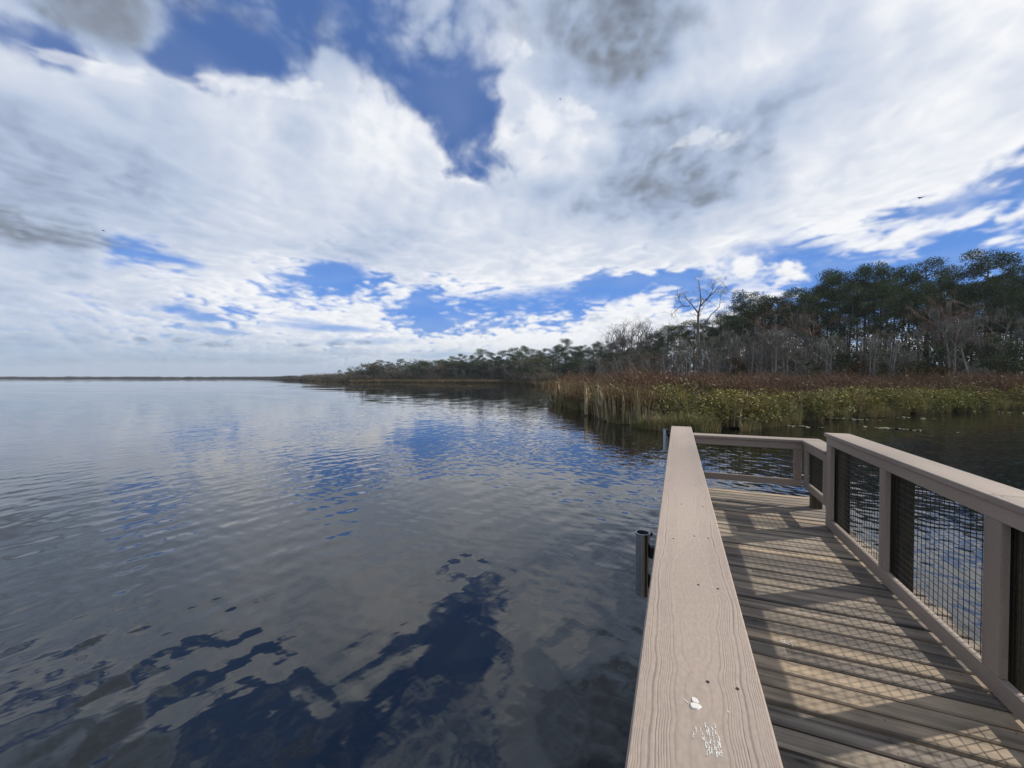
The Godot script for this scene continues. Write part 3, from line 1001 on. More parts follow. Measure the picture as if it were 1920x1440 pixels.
func hang(moss: Shape, at: Vector3, r: RandomNumberGenerator) -> void:
	var long := r.randf_range(0.35, 1.5)
	moss.col = shade(Color(0.130, 0.132, 0.112), r, 0.3)
	for k in 4:
		var o := Vector3(r.randf_range(-0.14, 0.14), 0, r.randf_range(-0.14, 0.14))
		var side := Vector3(r.randf_range(-1, 1), 0, r.randf_range(-1, 1)).normalized() * r.randf_range(0.03, 0.075)
		var b := at + o
		moss.tri(b - side, b + side, b + Vector3(o.x * 0.5, -long * r.randf_range(0.5, 1.0), o.z * 0.5))


func bare_tree(seed: int, height: float, forks: int, spread: float, moss_amount: float, tint: Color, branches := 0, stout := 1.0) -> Array:
	# Returns [trunk and branches, hanging moss], about "height" metres tall.
	var r := RandomNumberGenerator.new()
	r.seed = seed
	var s := Shape.new()
	var moss := Shape.new()
	s.col = tint
	for f in forks:
		var ang := r.randf() * TAU
		var lean := Vector3(cos(ang), 0, sin(ang)) * (0.0 if forks == 1 else spread * 0.35)
		var d := (Vector3.UP + lean).normalized()
		var p := Vector3.ZERO
		var pts := [p]
		var rad := [0.018 * stout * height]
		for k in 7:
			d = (d + rand_dir(r) * 0.10 + Vector3(0, 0.08, 0)).normalized()
			p += d * height * 0.125
			pts.append(p)
			rad.append(0.018 * stout * height * (1.0 - 0.115 * (k + 1)))
		s.tube(pts, rad, 6)
		var n := branches if branches > 0 else 15 if forks == 1 else 10
		for k in n:
			var w := r.randf_range(0.25, 1.0)
			var i := mini(int(w * 7), 6)
			var at: Vector3 = (pts[i] as Vector3).lerp(pts[i + 1], w * 7 - i)
			var a2 := r.randf() * TAU
			var nd := Vector3(cos(a2) * spread, r.randf_range(0.35, 1.0), sin(a2) * spread).normalized()
			grow(s, moss, at, nd, height * r.randf_range(0.14, 0.26), 0.005 * height, 3, 0.6, moss_amount, r)
	if moss.v.is_empty(): hang(moss, Vector3(0, height * 0.5, 0), r)
	return [s.mesh(), moss.mesh()]


func evergreen(seed: int, base: Color) -> Array:
	# A dense broad-leaved tree 10 m tall: [stem, crown].
	var r := RandomNumberGenerator.new()
	r.seed = seed
	var t := Shape.new()
	var c := Shape.new()
	t.col = Color(0.06, 0.052, 0.042)
	t.tube([Vector3.ZERO, Vector3(0.2, 3.0, 0.1), Vector3(-0.1, 6.5, 0.2), Vector3(0.1, 9.0, 0)], [0.19, 0.14, 0.09, 0.03], 6)
	for k in 34:
		var y := r.randf_range(1.2, 9.0)
		var reach := 2.7 * sqrt(maxf(0.15, 1.0 - pow((y - 4.2) / 5.6, 2.0))) * pow(r.randf(), 0.4)
		var a := r.randf() * TAU
		var at := Vector3(cos(a) * reach, y, sin(a) * reach)
		t.tube([Vector3(0, y * 0.75, 0), at], [0.05, 0.015], 3)
		clump(c, at, Vector3(1.05, 0.8, 1.05) * r.randf_range(0.7, 1.2), 105, 0.26, 0.17, base * r.randf_range(0.65, 1.4), r, 0.2)
	return [t.mesh(), c.mesh()]


func bush(seed: int, leaves: int, stems: int, leaf: Color, stem: Color, height: float, width: float) -> ArrayMesh:
	# A leafy or twiggy shrub one unit of "height" tall.
	var r := RandomNumberGenerator.new()
	r.seed = seed
	var s := Shape.new()
	for k in stems:
		var a := r.randf() * TAU
		var o := Vector3(cos(a), 0, sin(a)) * width * sqrt(r.randf())
		var tip := Vector3(o.x * 1.1, height * r.randf_range(0.55, 1.05), o.z * 1.1) + rand_dir(r) * 0.12
		var foot := o * 0.45
		s.col = shade(stem, r, 0.35)
		var side := Vector3(r.randfn(), 0, r.randfn()).normalized() * 0.010
		var midp := foot.lerp(tip, 0.55) + rand_dir(r) * 0.06
		s.tri(foot - side, foot + side, midp)
		s.tri(midp - side * 0.8, midp + side * 0.8, tip)
		for q in 3:
			var f := foot.lerp(tip, r.randf_range(0.4, 0.95))
			var d := ((tip - foot).normalized() + rand_dir(r) * 0.7).normalized()
			tuft(s, f, d, height * r.randf_range(0.12, 0.3), 0.012, r)
	for k in leaves:
		var a := r.randf() * TAU
		var rr := width * 1.1 * sqrt(r.randf())
		var top := height * sqrt(maxf(0.1, 1.0 - pow(rr / (width * 1.25), 2.0)))
		var p := Vector3(cos(a) * rr, top * (1.0 - 0.75 * pow(r.randf(), 1.6)), sin(a) * rr)
		s.col = shade(leaf, r, 0.4)
		tuft(s, p, (rand_dir(r) + Vector3(0, 0.3, 0)).normalized(), r.randf_range(0.06, 0.13), r.randf_range(0.04, 0.07), r)
	return s.mesh()


func blades(seed: int, count: int, width: float, bend: float, base: Color, spread: float) -> ArrayMesh:
	# A tussock of grass or reed one metre tall.
	var r := RandomNumberGenerator.new()
	r.seed = seed
	var s := Shape.new()
	for k in count:
		var a := r.randf() * TAU
		var foot := Vector3(cos(a), 0, sin(a)) * spread * sqrt(r.randf())
		var out := Vector3(cos(a + r.randfn() * 0.6), 0, sin(a + r.randfn() * 0.6))
		var h := r.randf_range(0.55, 1.05)
		var side := out.cross(Vector3.UP).rotated(Vector3.UP, r.randf_range(-0.9, 0.9)) * width
		s.col = shade(base, r, 0.4)
		var p1 := foot + Vector3(0, h * 0.5, 0) + out * bend * 0.25
		var p2 := foot + Vector3(0, h * 0.85, 0) + out * bend * 0.7
		var p3 := foot + Vector3(0, h * r.randf_range(0.75, 1.0), 0) + out * bend * 1.3
		s.tri(foot - side, foot + side, p1 + side * 0.8)
		s.tri(foot - side, p1 + side * 0.8, p1 - side * 0.8)
		s.tri(p1 - side * 0.8, p1 + side * 0.8, p2)
		s.tri(p2 - side * 0.4, p2 + side * 0.4, p3)
	return s.mesh()


func snag() -> ArrayMesh:
	# The tall dead tree: limbs in metres, then random twigs.
	var r := RandomNumberGenerator.new()
	r.seed = 12
	var s := Shape.new()
	s.col = Color(0.15, 0.13, 0.118)
	var limbs := [
		[0.34, [[0.1, 0], [0.05, 4.5], [-0.1, 9.0], [-0.12, 11.4], [-0.1, 12.4]], 0.6],
		[0.17, [[-0.1, 12.2], [-0.95, 13.5], [-1.65, 14.4], [-2.4, 15.6]], 0.2],
		[0.10, [[-1.3, 13.4], [-2.6, 13.5], [-3.4, 12.8], [-4.1, 12.1]], 0.2],
		[0.17, [[-0.05, 12.2], [0.24, 13.9], [0.12, 15.6], [-0.12, 17.4]], 0.2],
		[0.15, [[0.1, 13.2], [0.95, 14.2], [2.1, 15.4], [3.3, 16.8]], 0.2],
		[0.09, [[0.95, 14.0], [1.9, 15.6], [2.1, 17.2]], 0.2],
		[0.13, [[0.4, 9.6], [1.6, 11.8], [2.8, 13.0], [3.0, 14.9]], 0.2],
		[0.10, [[-0.1, 9.9], [-1.6, 10.3], [-3.0, 10.3], [-3.9, 9.9]], 0.2],
		[0.20, [[1.3, 0], [1.0, 4.5], [0.7, 8.0], [0.5, 10.4]], 0.5],
		[0.07, [[-2.4, 13.5], [-2.9, 14.6], [-3.2, 15.2]], 0.2],
		[0.07, [[2.0, 15.3], [3.2, 15.2], [3.6, 15.0]], 0.2],
	]
	for l in limbs:
		var pts := []
		var rad := []
		var n: int = l[1].size()
		var zz := r.randf_range(-0.6, 0.6)
		for k in n:
			var q: Array = l[1][k]
			pts.append(Vector3(q[0], q[1], zz * k / n * (0.0 if l[2] > 0.4 else 1.0)))
			rad.append(0.75 * l[0] * (1.0 - (1.0 - l[2]) * k / (n - 1.0)))
		s.tube(pts, rad, 6)
		for k in 12:
			var i := r.randi_range(1 if l[2] > 0.4 else 0, n - 2)
			var at: Vector3 = (pts[i] as Vector3).lerp(pts[i + 1], r.randf())
			if at.y < 8.5: continue
			var d := ((pts[i + 1] as Vector3) - (pts[i] as Vector3)).normalized()
			var nd := (d * 0.5 + rand_dir(r) * 0.8 + Vector3(0, 0.15, 0)).normalized()
			grow(s, s, at, nd, r.randf_range(0.5, 1.6), 0.028, 2 if k % 2 == 0 else 1, 0.3, 0.0, r)
	return s.mesh()


func palmetto(seed: int) -> Array:
	var r := RandomNumberGenerator.new()
	r.seed = seed
	var stem := Shape.new()
	var fans := Shape.new()
	stem.col = Color(0.10, 0.09, 0.07)
	stem.tube([Vector3.ZERO, Vector3(0.1, 1.2, 0), Vector3(0.15, 2.4, 0.05)], [0.16, 0.14, 0.12], 8)
	for k in 26:
		var a := r.randf() * TAU
		var d := Vector3(cos(a), r.randf_range(-0.7, 1.1), sin(a)).normalized()
		var hub := Vector3(0.15, 2.5, 0.05) + d * r.randf_range(0.7, 1.1)
		fans.col = shade(Color(0.075, 0.095, 0.045), r, 0.3)
		stem.tube([Vector3(0.15, 2.4, 0.05), hub], [0.02, 0.012], 3)
		var side := d.cross(Vector3.UP).normalized()
		var up := side.cross(d)
		for q in 13:
			var f := lerpf(-1.25, 1.25, q / 12.0)
			var e := (d * cos(f) + side * sin(f)).normalized()
			tuft(fans, hub, (e + up * r.randf_range(-0.15, 0.15) + Vector3(0, -0.12, 0)).normalized(), r.randf_range(0.65, 0.85), 0.06, r)
	return [stem.mesh(), fans.mesh()]


const ORDINALS := ["first", "second", "third", "fourth", "fifth", "sixth", "seventh", "eighth", "ninth", "tenth", "eleventh", "twelfth", "thirteenth", "fourteenth", "fifteenth", "sixteenth", "seventeenth", "eighteenth", "nineteenth", "twentieth", "twenty-first", "twenty-second", "twenty-third", "twenty-fourth", "twenty-fifth", "twenty-sixth", "twenty-seventh", "twenty-eighth", "twenty-ninth", "thirtieth", "thirty-first", "thirty-second", "thirty-third", "thirty-fourth", "thirty-fifth", "thirty-sixth", "thirty-seventh", "thirty-eighth", "thirty-ninth", "fortieth", "forty-first", "forty-second", "forty-third", "forty-fourth", "forty-fifth", "forty-sixth", "forty-seventh", "forty-eighth", "forty-ninth", "fiftieth", "fifty-first", "fifty-second", "fifty-third", "fifty-fourth", "fifty-fifth", "fifty-sixth", "fifty-seventh", "fifty-eighth", "fifty-ninth", "sixtieth", "sixty-first", "sixty-second", "sixty-third", "sixty-fourth", "sixty-fifth", "sixty-sixth", "sixty-seventh", "sixty-eighth", "sixty-ninth", "seventieth", "seventy-first", "seventy-second", "seventy-third", "seventy-fourth", "seventy-fifth", "seventy-sixth", "seventy-seventh", "seventy-eighth", "seventy-ninth"]


func stand(called: String, parts: Array, names: Array, mats: Array, list: Array, tall: float, label: String, category: String, group: String, special := {}, wide := 1.0) -> void:
	# Plants the trees of a list [bearing, distance, height]; the shapes are shared between alike trees.
	var protos := []
	for k in parts.size(): protos.append(null)
	var order := range(list.size())
	order.sort_custom(func(a, b): return list[a][0] < list[b][0])
	for i in list.size():
		var q: Array = list[i]
		var k := (i * 7 + int(q[1])) % parts.size()
		var o: Node3D
		if protos[k] == null:
			o = Node3D.new()
			for j in names.size():
				var made := part(names[j], parts[k][j], mats[j], o)
				if names[j] == "moss": made.set_meta("kind", "stuff")
			protos[k] = o
		else:
			o = protos[k].duplicate()
		o.name = numbered(called)
		add_child(o)
		var p := spot(q[0], q[1])
		p.y = maxf(land(p.x, p.z), 0.02) - 0.05
		o.position = p
		o.rotation.y = rng.randf() * TAU
		var f: float = q[2] / tall
		o.scale = Vector3(f * wide, f, f * wide)
		tag(o, special.get(i, label % ORDINALS[order.find(i)] if "%s" in label else label), category, group)


func scatter(count: int, az0: float, az1: float, d0: float, d1: float, bias: float, size0: float, size1: float, tint0: Color, tint1: Color, wide := 1.0, patchy := -1.0, shift := 0.0) -> Array:
	var spots := []
	var tints := []
	for k in count:
		var az := rng.randf_range(az0, az1)
		var r := shore(az) + lerpf(d0, d1, pow(rng.randf(), bias))
		var p := spot(az, r)
		if n_soft.get_noise_2d(p.x * 14.0 + shift, p.z * 14.0) < patchy: continue
		p.y = maxf(land(p.x, p.z), -0.06)
		var f := rng.randf_range(size0, size1) * (1.0 + 0.75 * n_soft.get_noise_2d(p.x * 22.0, p.z * 22.0))
		var b := Basis(Vector3.UP, rng.randf() * TAU).scaled(Vector3(f * wide, f, f * wide))
		b = Basis(Vector3(1, 0, 0), rng.randf_range(-0.15, 0.15)) * b
		spots.append(Transform3D(b, p))
		var w := clampf(0.5 + 0.9 * n_soft.get_noise_2d(p.x * 60.0 + 400.0, p.z * 60.0) + rng.randf_range(-0.25, 0.25), 0.0, 1.0)
		tints.append(tint0.lerp(tint1, w))
	return [spots, tints]


func build_woods() -> void:
	var bark := leaf_mat(Color.WHITE, Color.BLACK, 0.9)
	var needles := leaf_mat(Color.WHITE, Color(0.25, 0.3, 0.15), 0.95)
	needles.metallic_specular = 0.2
	var mossy := leaf_mat(Color.WHITE, Color(0.35, 0.35, 0.3), 0.9)

	var pines := [pine(1, 3.4, 7.0, 22, 0.4), pine(2, 2.9, 8.5, 22, 0.1), pine(3, 3.8, 6.0, 22, 0.8), pine(4, 2.7, 9.5, 24, 0.2), pine(5, 3.3, 6.0, 18, 0.6), pine(6, 3.1, 8.0, 20, 0.5)]
	var names := ["trunk", "crown"]
	var mats := [bark, needles]
	stand("pine_tree", pines, names, mats, [[50.1, 94, 21.7], [51.6, 100, 20.8], [52.8, 99, 19.4], [46.5, 96, 21.8], [48.3, 96, 18.8], [41.7, 91, 21.2], [43.4, 96, 21.8], [39.7, 91, 20.8], [37.8, 91, 18.9], [35.6, 86, 18.0], [39.0, 95, 22.2], [44.6, 101, 21.3], [47.4, 111, 22.4], [50.9, 92, 16.5], [45.8, 86, 16.2], [49.3, 104, 18.5], [43.0, 85, 17.5], [40.4, 84, 17.5], [36.6, 82, 16.2], [53.2, 110, 19.3], [54.2, 109, 20.6], [55.3, 105, 18.6], [51.9, 117, 20.9], [35.1, 95, 17.1], [37.4, 101, 18.6], [38.6, 107, 21.1], [41.1, 114, 23.3], [42.6, 111, 20.6], [44.0, 117, 21.6], [45.2, 125, 23.1], [46.3, 116, 20.2], [47.8, 125, 21.1], [48.8, 121, 19.7], [50.3, 131, 21.1], [51.3, 128, 20.2], [52.4, 138, 21.6], [36.1, 92, 14.4], [40.0, 94, 15.0]], 18.0,
		"tall dark pine, %s from the left in the wood behind the red brown shrubs", "pine tree", "tall pines on the right shore", {0: "tallest pine on the skyline at the right end of the wood"}, 1.0)
	stand("pine_tree", pines, names, mats, [[30.7, 99, 20.5], [32.7, 97, 19.0], [29.3, 101, 18.0], [34.0, 97, 18.6], [27.8, 107, 17.5], [26.6, 112, 16.8], [23.1, 122, 17.1], [21.4, 127, 17.6], [19.7, 127, 15.5], [18.3, 132, 13.7], [24.7, 116, 17.2], [31.9, 106, 18.7], [29.9, 92, 14.2], [20.7, 112, 12.2], [23.7, 129, 14.2], [22.2, 132, 15.1], [20.7, 135, 15.9], [19.0, 135, 12.6], [28.1, 118, 16.3], [27.2, 121, 15.7], [25.6, 124, 15.1], [29.9, 113, 18.2], [31.3, 117, 18.5], [33.2, 115, 18.5], [17.3, 141, 12.2]], 18.0,
		"dark pine, %s from the left in the cluster round the tall dead tree", "pine tree", "pines near the tall dead tree", {0: "broad crowned pine just right of the tall dead tree"}, 1.3)
	var round_pines := [pine(7, 3.0, 6.5, 18, 0.0, 0.85), pine(8, 2.6, 8.0, 20, 0.0, 0.9), pine(9, 3.3, 5.5, 18, 0.1, 0.8)]
	stand("pine_tree", round_pines, names, mats, [[15.5, 156, 17.0], [13.7, 154, 15.3], [16.7, 151, 15.9], [11.5, 173, 17.0], [10.3, 175, 16.1], [9.2, 172, 15.4], [7.7, 187, 20.3], [6.7, 183, 16.8], [5.8, 189, 16.0], [4.6, 196, 16.5], [3.1, 200, 16.4], [1.9, 205, 18.1], [0.0, 210, 17.6], [-1.5, 215, 16.5], [-2.9, 213, 15.5], [-4.2, 216, 17.4], [-5.8, 221, 14.5], [-7.3, 227, 15.6], [-8.5, 225, 14.0], [-10.3, 236, 12.6], [-11.3, 243, 10.9], [12.6, 169, 15.1], [0.9, 200, 14.5], [3.9, 190, 13.9], [-5.0, 216, 13.0], [-9.4, 231, 11.2], [8.5, 180, 13.6], [-14.6, 309, 13.8], [-13.3, 296, 10.4], [-11.9, 276, 9.2], [-10.6, 271, 11.4], [-9.3, 253, 12.6], [-8.7, 254, 9.4], [-7.1, 250, 12.6], [-6.1, 247, 12.7], [-4.6, 243, 11.0], [-3.1, 242, 11.8], [-2.1, 237, 14.7], [-0.5, 229, 12.1], [0.5, 230, 15.1], [1.6, 217, 14.5], [3.1, 213, 12.4], [4.3, 211, 14.4], [5.1, 217, 13.6], [6.1, 204, 13.6], [7.9, 209, 15.1], [9.4, 207, 14.5], [10.0, 200, 15.6], [11.0, 195, 15.0], [12.7, 185, 14.9], [14.1, 191, 15.3], [15.3, 181, 14.7], [16.1, 179, 14.1]], 18.0,
		"dark round topped pine, %s from the left in the row across the bay", "pine tree", "row of pines across the bay", {6: "lone pine whose small crown sticks up above the row across the bay"}, 1.35)
	stand("pine_tree", round_pines, names, mats, [[-12.6, 307, 13.9], [-14.0, 309, 11.5], [-15.8, 322, 16.4], [-17.3, 325, 14.7], [-18.3, 332, 15.8], [-19.4, 339, 14.2], [-20.0, 341, 13.4], [-21.3, 354, 11.5], [-22.4, 357, 9.7], [-15.0, 316, 12.9], [-16.6, 321, 12.6], [-13.3, 306, 10.6], [-12.2, 286, 10.1], [-23.6, 377, 8.8], [-22.2, 365, 9.1], [-21.6, 364, 8.3], [-20.4, 361, 8.3], [-18.8, 351, 11.8], [-18.2, 348, 11.0], [-16.7, 329, 10.3], [-16.0, 320, 10.2]], 18.0,
		"small far pine, %s from the left at the low tail of the tree line", "pine tree", "far pines at the tail of the tree line", {}, 1.5)

	var grey := Color(0.165, 0.15, 0.135)
	var bares := [bare_tree(11, 9.0, 1, 0.8, 0.05, grey), bare_tree(12, 9.0, 3, 0.9, 0.03, Color(0.165, 0.135, 0.115)), bare_tree(13, 9.0, 2, 0.7, 0.10, grey), bare_tree(14, 9.0, 4, 1.0, 0.02, Color(0.14, 0.085, 0.062)), bare_tree(15, 9.0, 3, 1.1, 0.02, Color(0.125, 0.095, 0.070)), bare_tree(16, 9.0, 1, 0.6, 0.16, Color(0.27, 0.255, 0.23))]
	var pale := [bare_tree(17, 9.0, 2, 0.5, 0.10, Color(0.22, 0.205, 0.185), 4, 1.0), bare_tree(18, 9.0, 1, 0.7, 0.25, Color(0.20, 0.19, 0.17), 6, 1.3), bare_tree(19, 9.0, 3, 0.7, 0.06, Color(0.24, 0.22, 0.20), 3, 0.8)]
	stand("pale_tree", pale, ["trunk", "moss"], [bark, mossy], [[21.6, 58, 6.2], [23.0, 56, 5.6], [24.2, 58, 7.4], [27.5, 53, 5.8], [29.2, 54, 6.4], [31.0, 53, 7.2], [31.9, 54, 6.0], [33.3, 53, 7.6], [34.6, 55, 6.8], [38.9, 57, 6.4], [42.3, 59, 6.6], [43.7, 60, 7.4], [48.0, 66, 8.8], [49.4, 66, 7.0], [19.4, 66, 6.0], [12.2, 96, 7.2], [14.8, 82, 6.6]], 9.0, "pale grey trunked leafless tree, %s from the left behind the red brown shrubs", "bare tree", "pale grey trunks at the edge of the wood")
	stand("bare_tree", bares, ["trunk", "moss"], [bark, mossy], [[34.0, 63, 11.6], [28.7, 64, 9.4], [30.7, 58, 7.2], [27.2, 65, 7.9], [24.7, 66, 7.7], [22.2, 69, 7.8], [20.2, 75, 7.6], [17.6, 84, 7.8], [48.6, 79, 13.3], [45.0, 65, 7.7], [40.9, 66, 8.5], [38.1, 66, 7.9], [50.9, 86, 11.5], [32.4, 54, 6.2], [35.6, 57, 5.9], [26.6, 58, 5.6], [23.7, 60, 5.5], [15.1, 98, 7.7], [12.9, 113, 7.9], [10.7, 132, 7.5], [29.8, 66, 8.6], [31.6, 60, 7.8], [33.2, 58, 8.2], [36.8, 62, 7.6], [25.8, 62, 6.6], [21.3, 66, 6.2], [19.0, 76, 6.6], [16.3, 88, 6.4], [14.0, 102, 6.8]], 9.0,
		"leafless grey brown tree, %s from the left along the edge of the right wood", "bare tree", "bare grey trees along the edge of the wood", {0: "tall mauve grey leafless tree right of the tall dead tree"})
	# far grey trunks under the row of pines across the bay
	var thin := []
	for k in 46: thin.append([lerpf(-22.0, 5.0, (k + rng.randf()) / 46.0), 0.0, rng.randf_range(6.0, 11.0)])
	for q in thin: q[1] = shore(q[0]) + rng.randf_range(10.0, 22.0)
	stand("bare_tree", bares, ["trunk", "moss"], [bark, mossy], thin, 9.0, "thin grey leafless tree, %s from the left before the pines across the bay", "bare tree", "bare trees across the bay")

	var fans := [bare_tree(31, 14.0, 5, 0.8, 0.0, Color(0.13, 0.115, 0.11)), bare_tree(32, 14.0, 4, 0.6, 0.0, Color(0.15, 0.14, 0.135))]
	stand("bare_tree", fans, ["trunk"], [bark], [[16.7, 134, 21.6], [14.2, 142, 20.3], [19.4, 129, 19.4]], 14.6, "bare fan shaped tree above the pines, %s from the left beside the dead tree", "bare tree", "bare fan shaped trees above the pines", {0: "biggest bare fan shaped tree above the pines left of the tall dead tree"})

	var dead := part("dead_tree", snag(), bark, self, spot(25.3, 77, 0.1), Vector3(0, deg_to_rad(-(25.3 - VIEW)), 0))
	dead.scale = Vector3.ONE * 1.13
	tag(dead, "tall dead leafless tree with crooked forked branches rising above the tree line", "dead tree")

	var ever := [evergreen(41, Color(0.078, 0.092, 0.050)), evergreen(42, Color(0.086, 0.096, 0.050)), evergreen(43, Color(0.068, 0.086, 0.054))]
	stand("evergreen_tree", ever, names, [bark, needles], [[24.0, 77, 7.8], [26.6, 80, 10.6], [29.0, 85, 9.5], [31.9, 85, 9.7], [34.6, 85, 11.2], [36.6, 82, 11.5], [38.3, 79, 10.1], [40.4, 89, 11.7], [41.9, 86, 11.5], [43.4, 91, 12.2], [45.0, 96, 13.3], [46.3, 93, 12.3], [47.8, 98, 13.3], [49.0, 94, 11.6], [50.3, 100, 12.6], [51.5, 96, 12.4], [52.7, 102, 12.0], [39.0, 67, 7.3], [41.7, 67, 6.4], [45.8, 75, 8.0], [48.3, 75, 7.9], [50.3, 78, 8.6], [51.8, 78, 7.7], [21.4, 86, 7.9], [18.7, 97, 7.7], [15.8, 114, 8.0], [12.9, 133, 8.2], [54.3, 103, 12.8], [30.4, 70, 7.6], [35.1, 66, 6.7], [33.2, 76, 10.9], [28.0, 74, 8.2], [37.2, 72, 8.8], [43.8, 76, 9.8]], 10.4,
		"dark dense evergreen, %s from the left in the shade under the right pines", "evergreen tree", "evergreens under the pines on the right")
	var backs := []
	for k in 52: backs.append([lerpf(-23.5, 4.5, (k + rng.randf()) / 52.0), 0.0, rng.randf_range(10.0, 14.5) * (0.55 if k < 6 else 0.85 if k < 18 else 1.0)])
	for q in backs: q[1] = shore(q[0]) + rng.randf_range(16.0, 40.0)
	for k in 24: backs.append([lerpf(4.5, 20.0, (k + rng.randf()) / 24.0), lerpf(175.0, 112.0, k / 23.0) + rng.randf_range(-10.0, 14.0), rng.randf_range(9.0, 12.5)])
	stand("evergreen_tree", ever, names, [bark, needles], backs, 10.4, "small dark evergreen, %s from the left in the tree line across the bay", "evergreen tree", "evergreens in the tree line across the bay", {}, 1.7)

	var yellow := [evergreen(44, Color(0.060, 0.058, 0.020)), evergreen(45, Color(0.075, 0.048, 0.022))]
	stand("small_tree", yellow, names, [bark, needles], [[45.2, 60, 4.6], [46.4, 61, 4.2], [44.2, 58, 3.6], [47.6, 62, 4.0], [41.0, 57, 4.4], [29.9, 50, 5.0]], 10.4, "small yellow green tree, %s from the left at the foot of the dark wood", "small tree", "yellowing small trees before the wood", {4: "small rusty leaved tree at the foot of the dark wood", 5: "olive green small tree below the flat topped pines"})

	var palms := [palmetto(51)]
	stand("palm", palms, ["stem", "fronds"], [bark, needles], [[36.0, 58, 3.9], [36.9, 60, 3.4], [37.7, 59, 3.0]], 3.2, "palm with fan fronds, %s from the left at the foot of the wood", "palm", "palms at the foot of the wood")


func build_marsh() -> void:
	var plant := leaf_mat(Color.WHITE, Color(0.45, 0.45, 0.3), 0.8)
	var wood := leaf_mat(Color.WHITE, Color.BLACK, 0.9)
	var grass := blades(61, 34, 0.012, 0.30, Color(1, 1, 1), 0.30)
	var reed := blades(62, 16, 0.026, 0.16, Color(1, 1, 1), 0.45)
	var leafy := bush(63, 420, 26, Color(1, 1, 1), Color(0.8, 0.6, 0.5), 1.0, 0.75)
	var twigs := bush(64, 60, 110, Color(1.0, 0.92, 0.85), Color(1, 1, 1), 1.0, 0.65)

	var a: Array
	a = scatter(3000, 8.0, 58.0, 5.0, 36.0, 0.8, 1.3, 2.2, Color(0.165, 0.088, 0.052), Color(0.110, 0.074, 0.050))
	field("red_brown_shrubs", twigs, plant, a[0], a[1], "belt of leafless red brown shrubs between green bank and wood", "shrubs")
	a = scatter(1700, 17.0, 57.0, 0.8, 10.0, 1.3, 0.5, 1.35, Color(0.115, 0.130, 0.032), Color(0.20, 0.165, 0.050), 1.0, -0.04, 40.0)
	field("green_shrubs", leafy, plant, a[0], a[1], "low olive green shrubs along the near bank of the marsh", "shrubs")
	a = scatter(170, 20.0, 50.0, 1.0, 4.5, 1.0, 0.9, 1.55, Color(0.17, 0.18, 0.040), Color(0.24, 0.20, 0.055), 1.15, -0.1, 2200.0)
	field("round_shrubs", leafy, plant, a[0], a[1], "rounded yellow green shrubs along the front of the near bank", "shrubs")
	a = scatter(1500, 10.0, 54.0, 4.0, 24.0, 1.0, 0.9, 1.9, Color(0.18, 0.098, 0.052), Color(0.115, 0.100, 0.045), 1.0, 0.08, 1500.0)
	field("rusty_shrubs", leafy, plant, a[0], a[1], "patches of rusty and olive leaved shrubs among the red brown ones", "shrubs")
	a = scatter(2000, 6.3, 57.0, -0.9, 2.4, 1.2, 0.3, 0.95, Color(0.34, 0.27, 0.13), Color(0.14, 0.145, 0.045), 1.0, -0.18, 700.0)
	field("bank_grass", grass, plant, a[0], a[1], "ragged tan and green grass at the water edge of the marsh", "grass")
	a = scatter(1000, 6.3, 20.0, 0.3, 9.0, 0.9, 0.5, 2.0, Color(0.55, 0.44, 0.27), Color(0.20, 0.15, 0.08), 1.0, -0.02, 300.0)
	field("tall_reeds", reed, plant, a[0], a[1], "stand of tall pale dry reeds at the tip of the marsh", "reeds")
	a = scatter(900, 18.0, 46.0, 0.6, 5.0, 0.9, 1.0, 1.8, Color(0.36, 0.28, 0.15), Color(0.16, 0.14, 0.06), 1.0, 0.05, 900.0)
	field("scattered_reeds", reed, plant, a[0], a[1], "scattered pale reeds among the green shrubs of the near bank", "reeds")
	a = scatter(800, 6.4, 22.0, 1.5, 16.0, 1.0, 0.8, 1.7, Color(0.22, 0.125, 0.065), Color(0.13, 0.115, 0.045))
	field("brown_marsh_shrubs", twigs, plant, a[0], a[1], "tangled brown and olive shrubs behind the pale reeds", "shrubs")
	a = scatter(5200, -30.0, 5.2, -2.0, 34.0, 1.3, 0.6, 1.7, Color(0.19, 0.135, 0.065), Color(0.12, 0.105, 0.045), 3.0)
	field("distant_marsh_grass", grass, plant, a[0], a[1], "brown marsh grass along the distant shore across the bay", "grass")
	a = scatter(1800, -28.0, 5.0, 10.0, 40.0, 0.7, 1.2, 4.2, Color(0.130, 0.108, 0.082), Color(0.095, 0.088, 0.062), 1.8)
	field("distant_scrub", twigs, plant, a[0], a[1], "grey brown scrub at the foot of the distant tree line", "shrubs")
	a = scatter(3000, -75.0, -27.0, 4.0, 90.0, 1.0, 1.4, 3.6, Color(0.060, 0.066, 0.055), Color(0.080, 0.072, 0.060), 2.2)
	field("far_shore_wood", leafy, plant, a[0], a[1], "thin dark line of woods on the far shore of the lake", "woods")

	# a dead branch lying at the near bank, and a few reeds standing in the water
	var r := RandomNumberGenerator.new()
	r.seed = 6
	var s := Shape.new()
	s.col = Color(0.16, 0.14, 0.125)
	s.tube([Vector3(-1.3, 0.1, 0), Vector3(-0.4, 0.45, 0.1), Vector3(0.5, 0.8, 0), Vector3(1.1, 1.35, 0.1), Vector3(1.25, 1.75, 0.1)], [0.05, 0.045, 0.035, 0.025, 0.01], 6)
	s.tube([Vector3(-0.4, 0.45, 0.1), Vector3(-0.6, 1.0, 0.2), Vector3(-0.75, 1.35, 0.2)], [0.03, 0.02, 0.008], 5)
	for k in 9: grow(s, s, Vector3(lerpf(-1.1, 1.0, k / 8.0), lerpf(0.15, 1.1, k / 8.0), 0.05), (rand_dir(r) + Vector3(0, 0.5, 0)).normalized(), r.randf_range(0.4, 0.9), 0.016, 1, 0.0, 0.0, r)
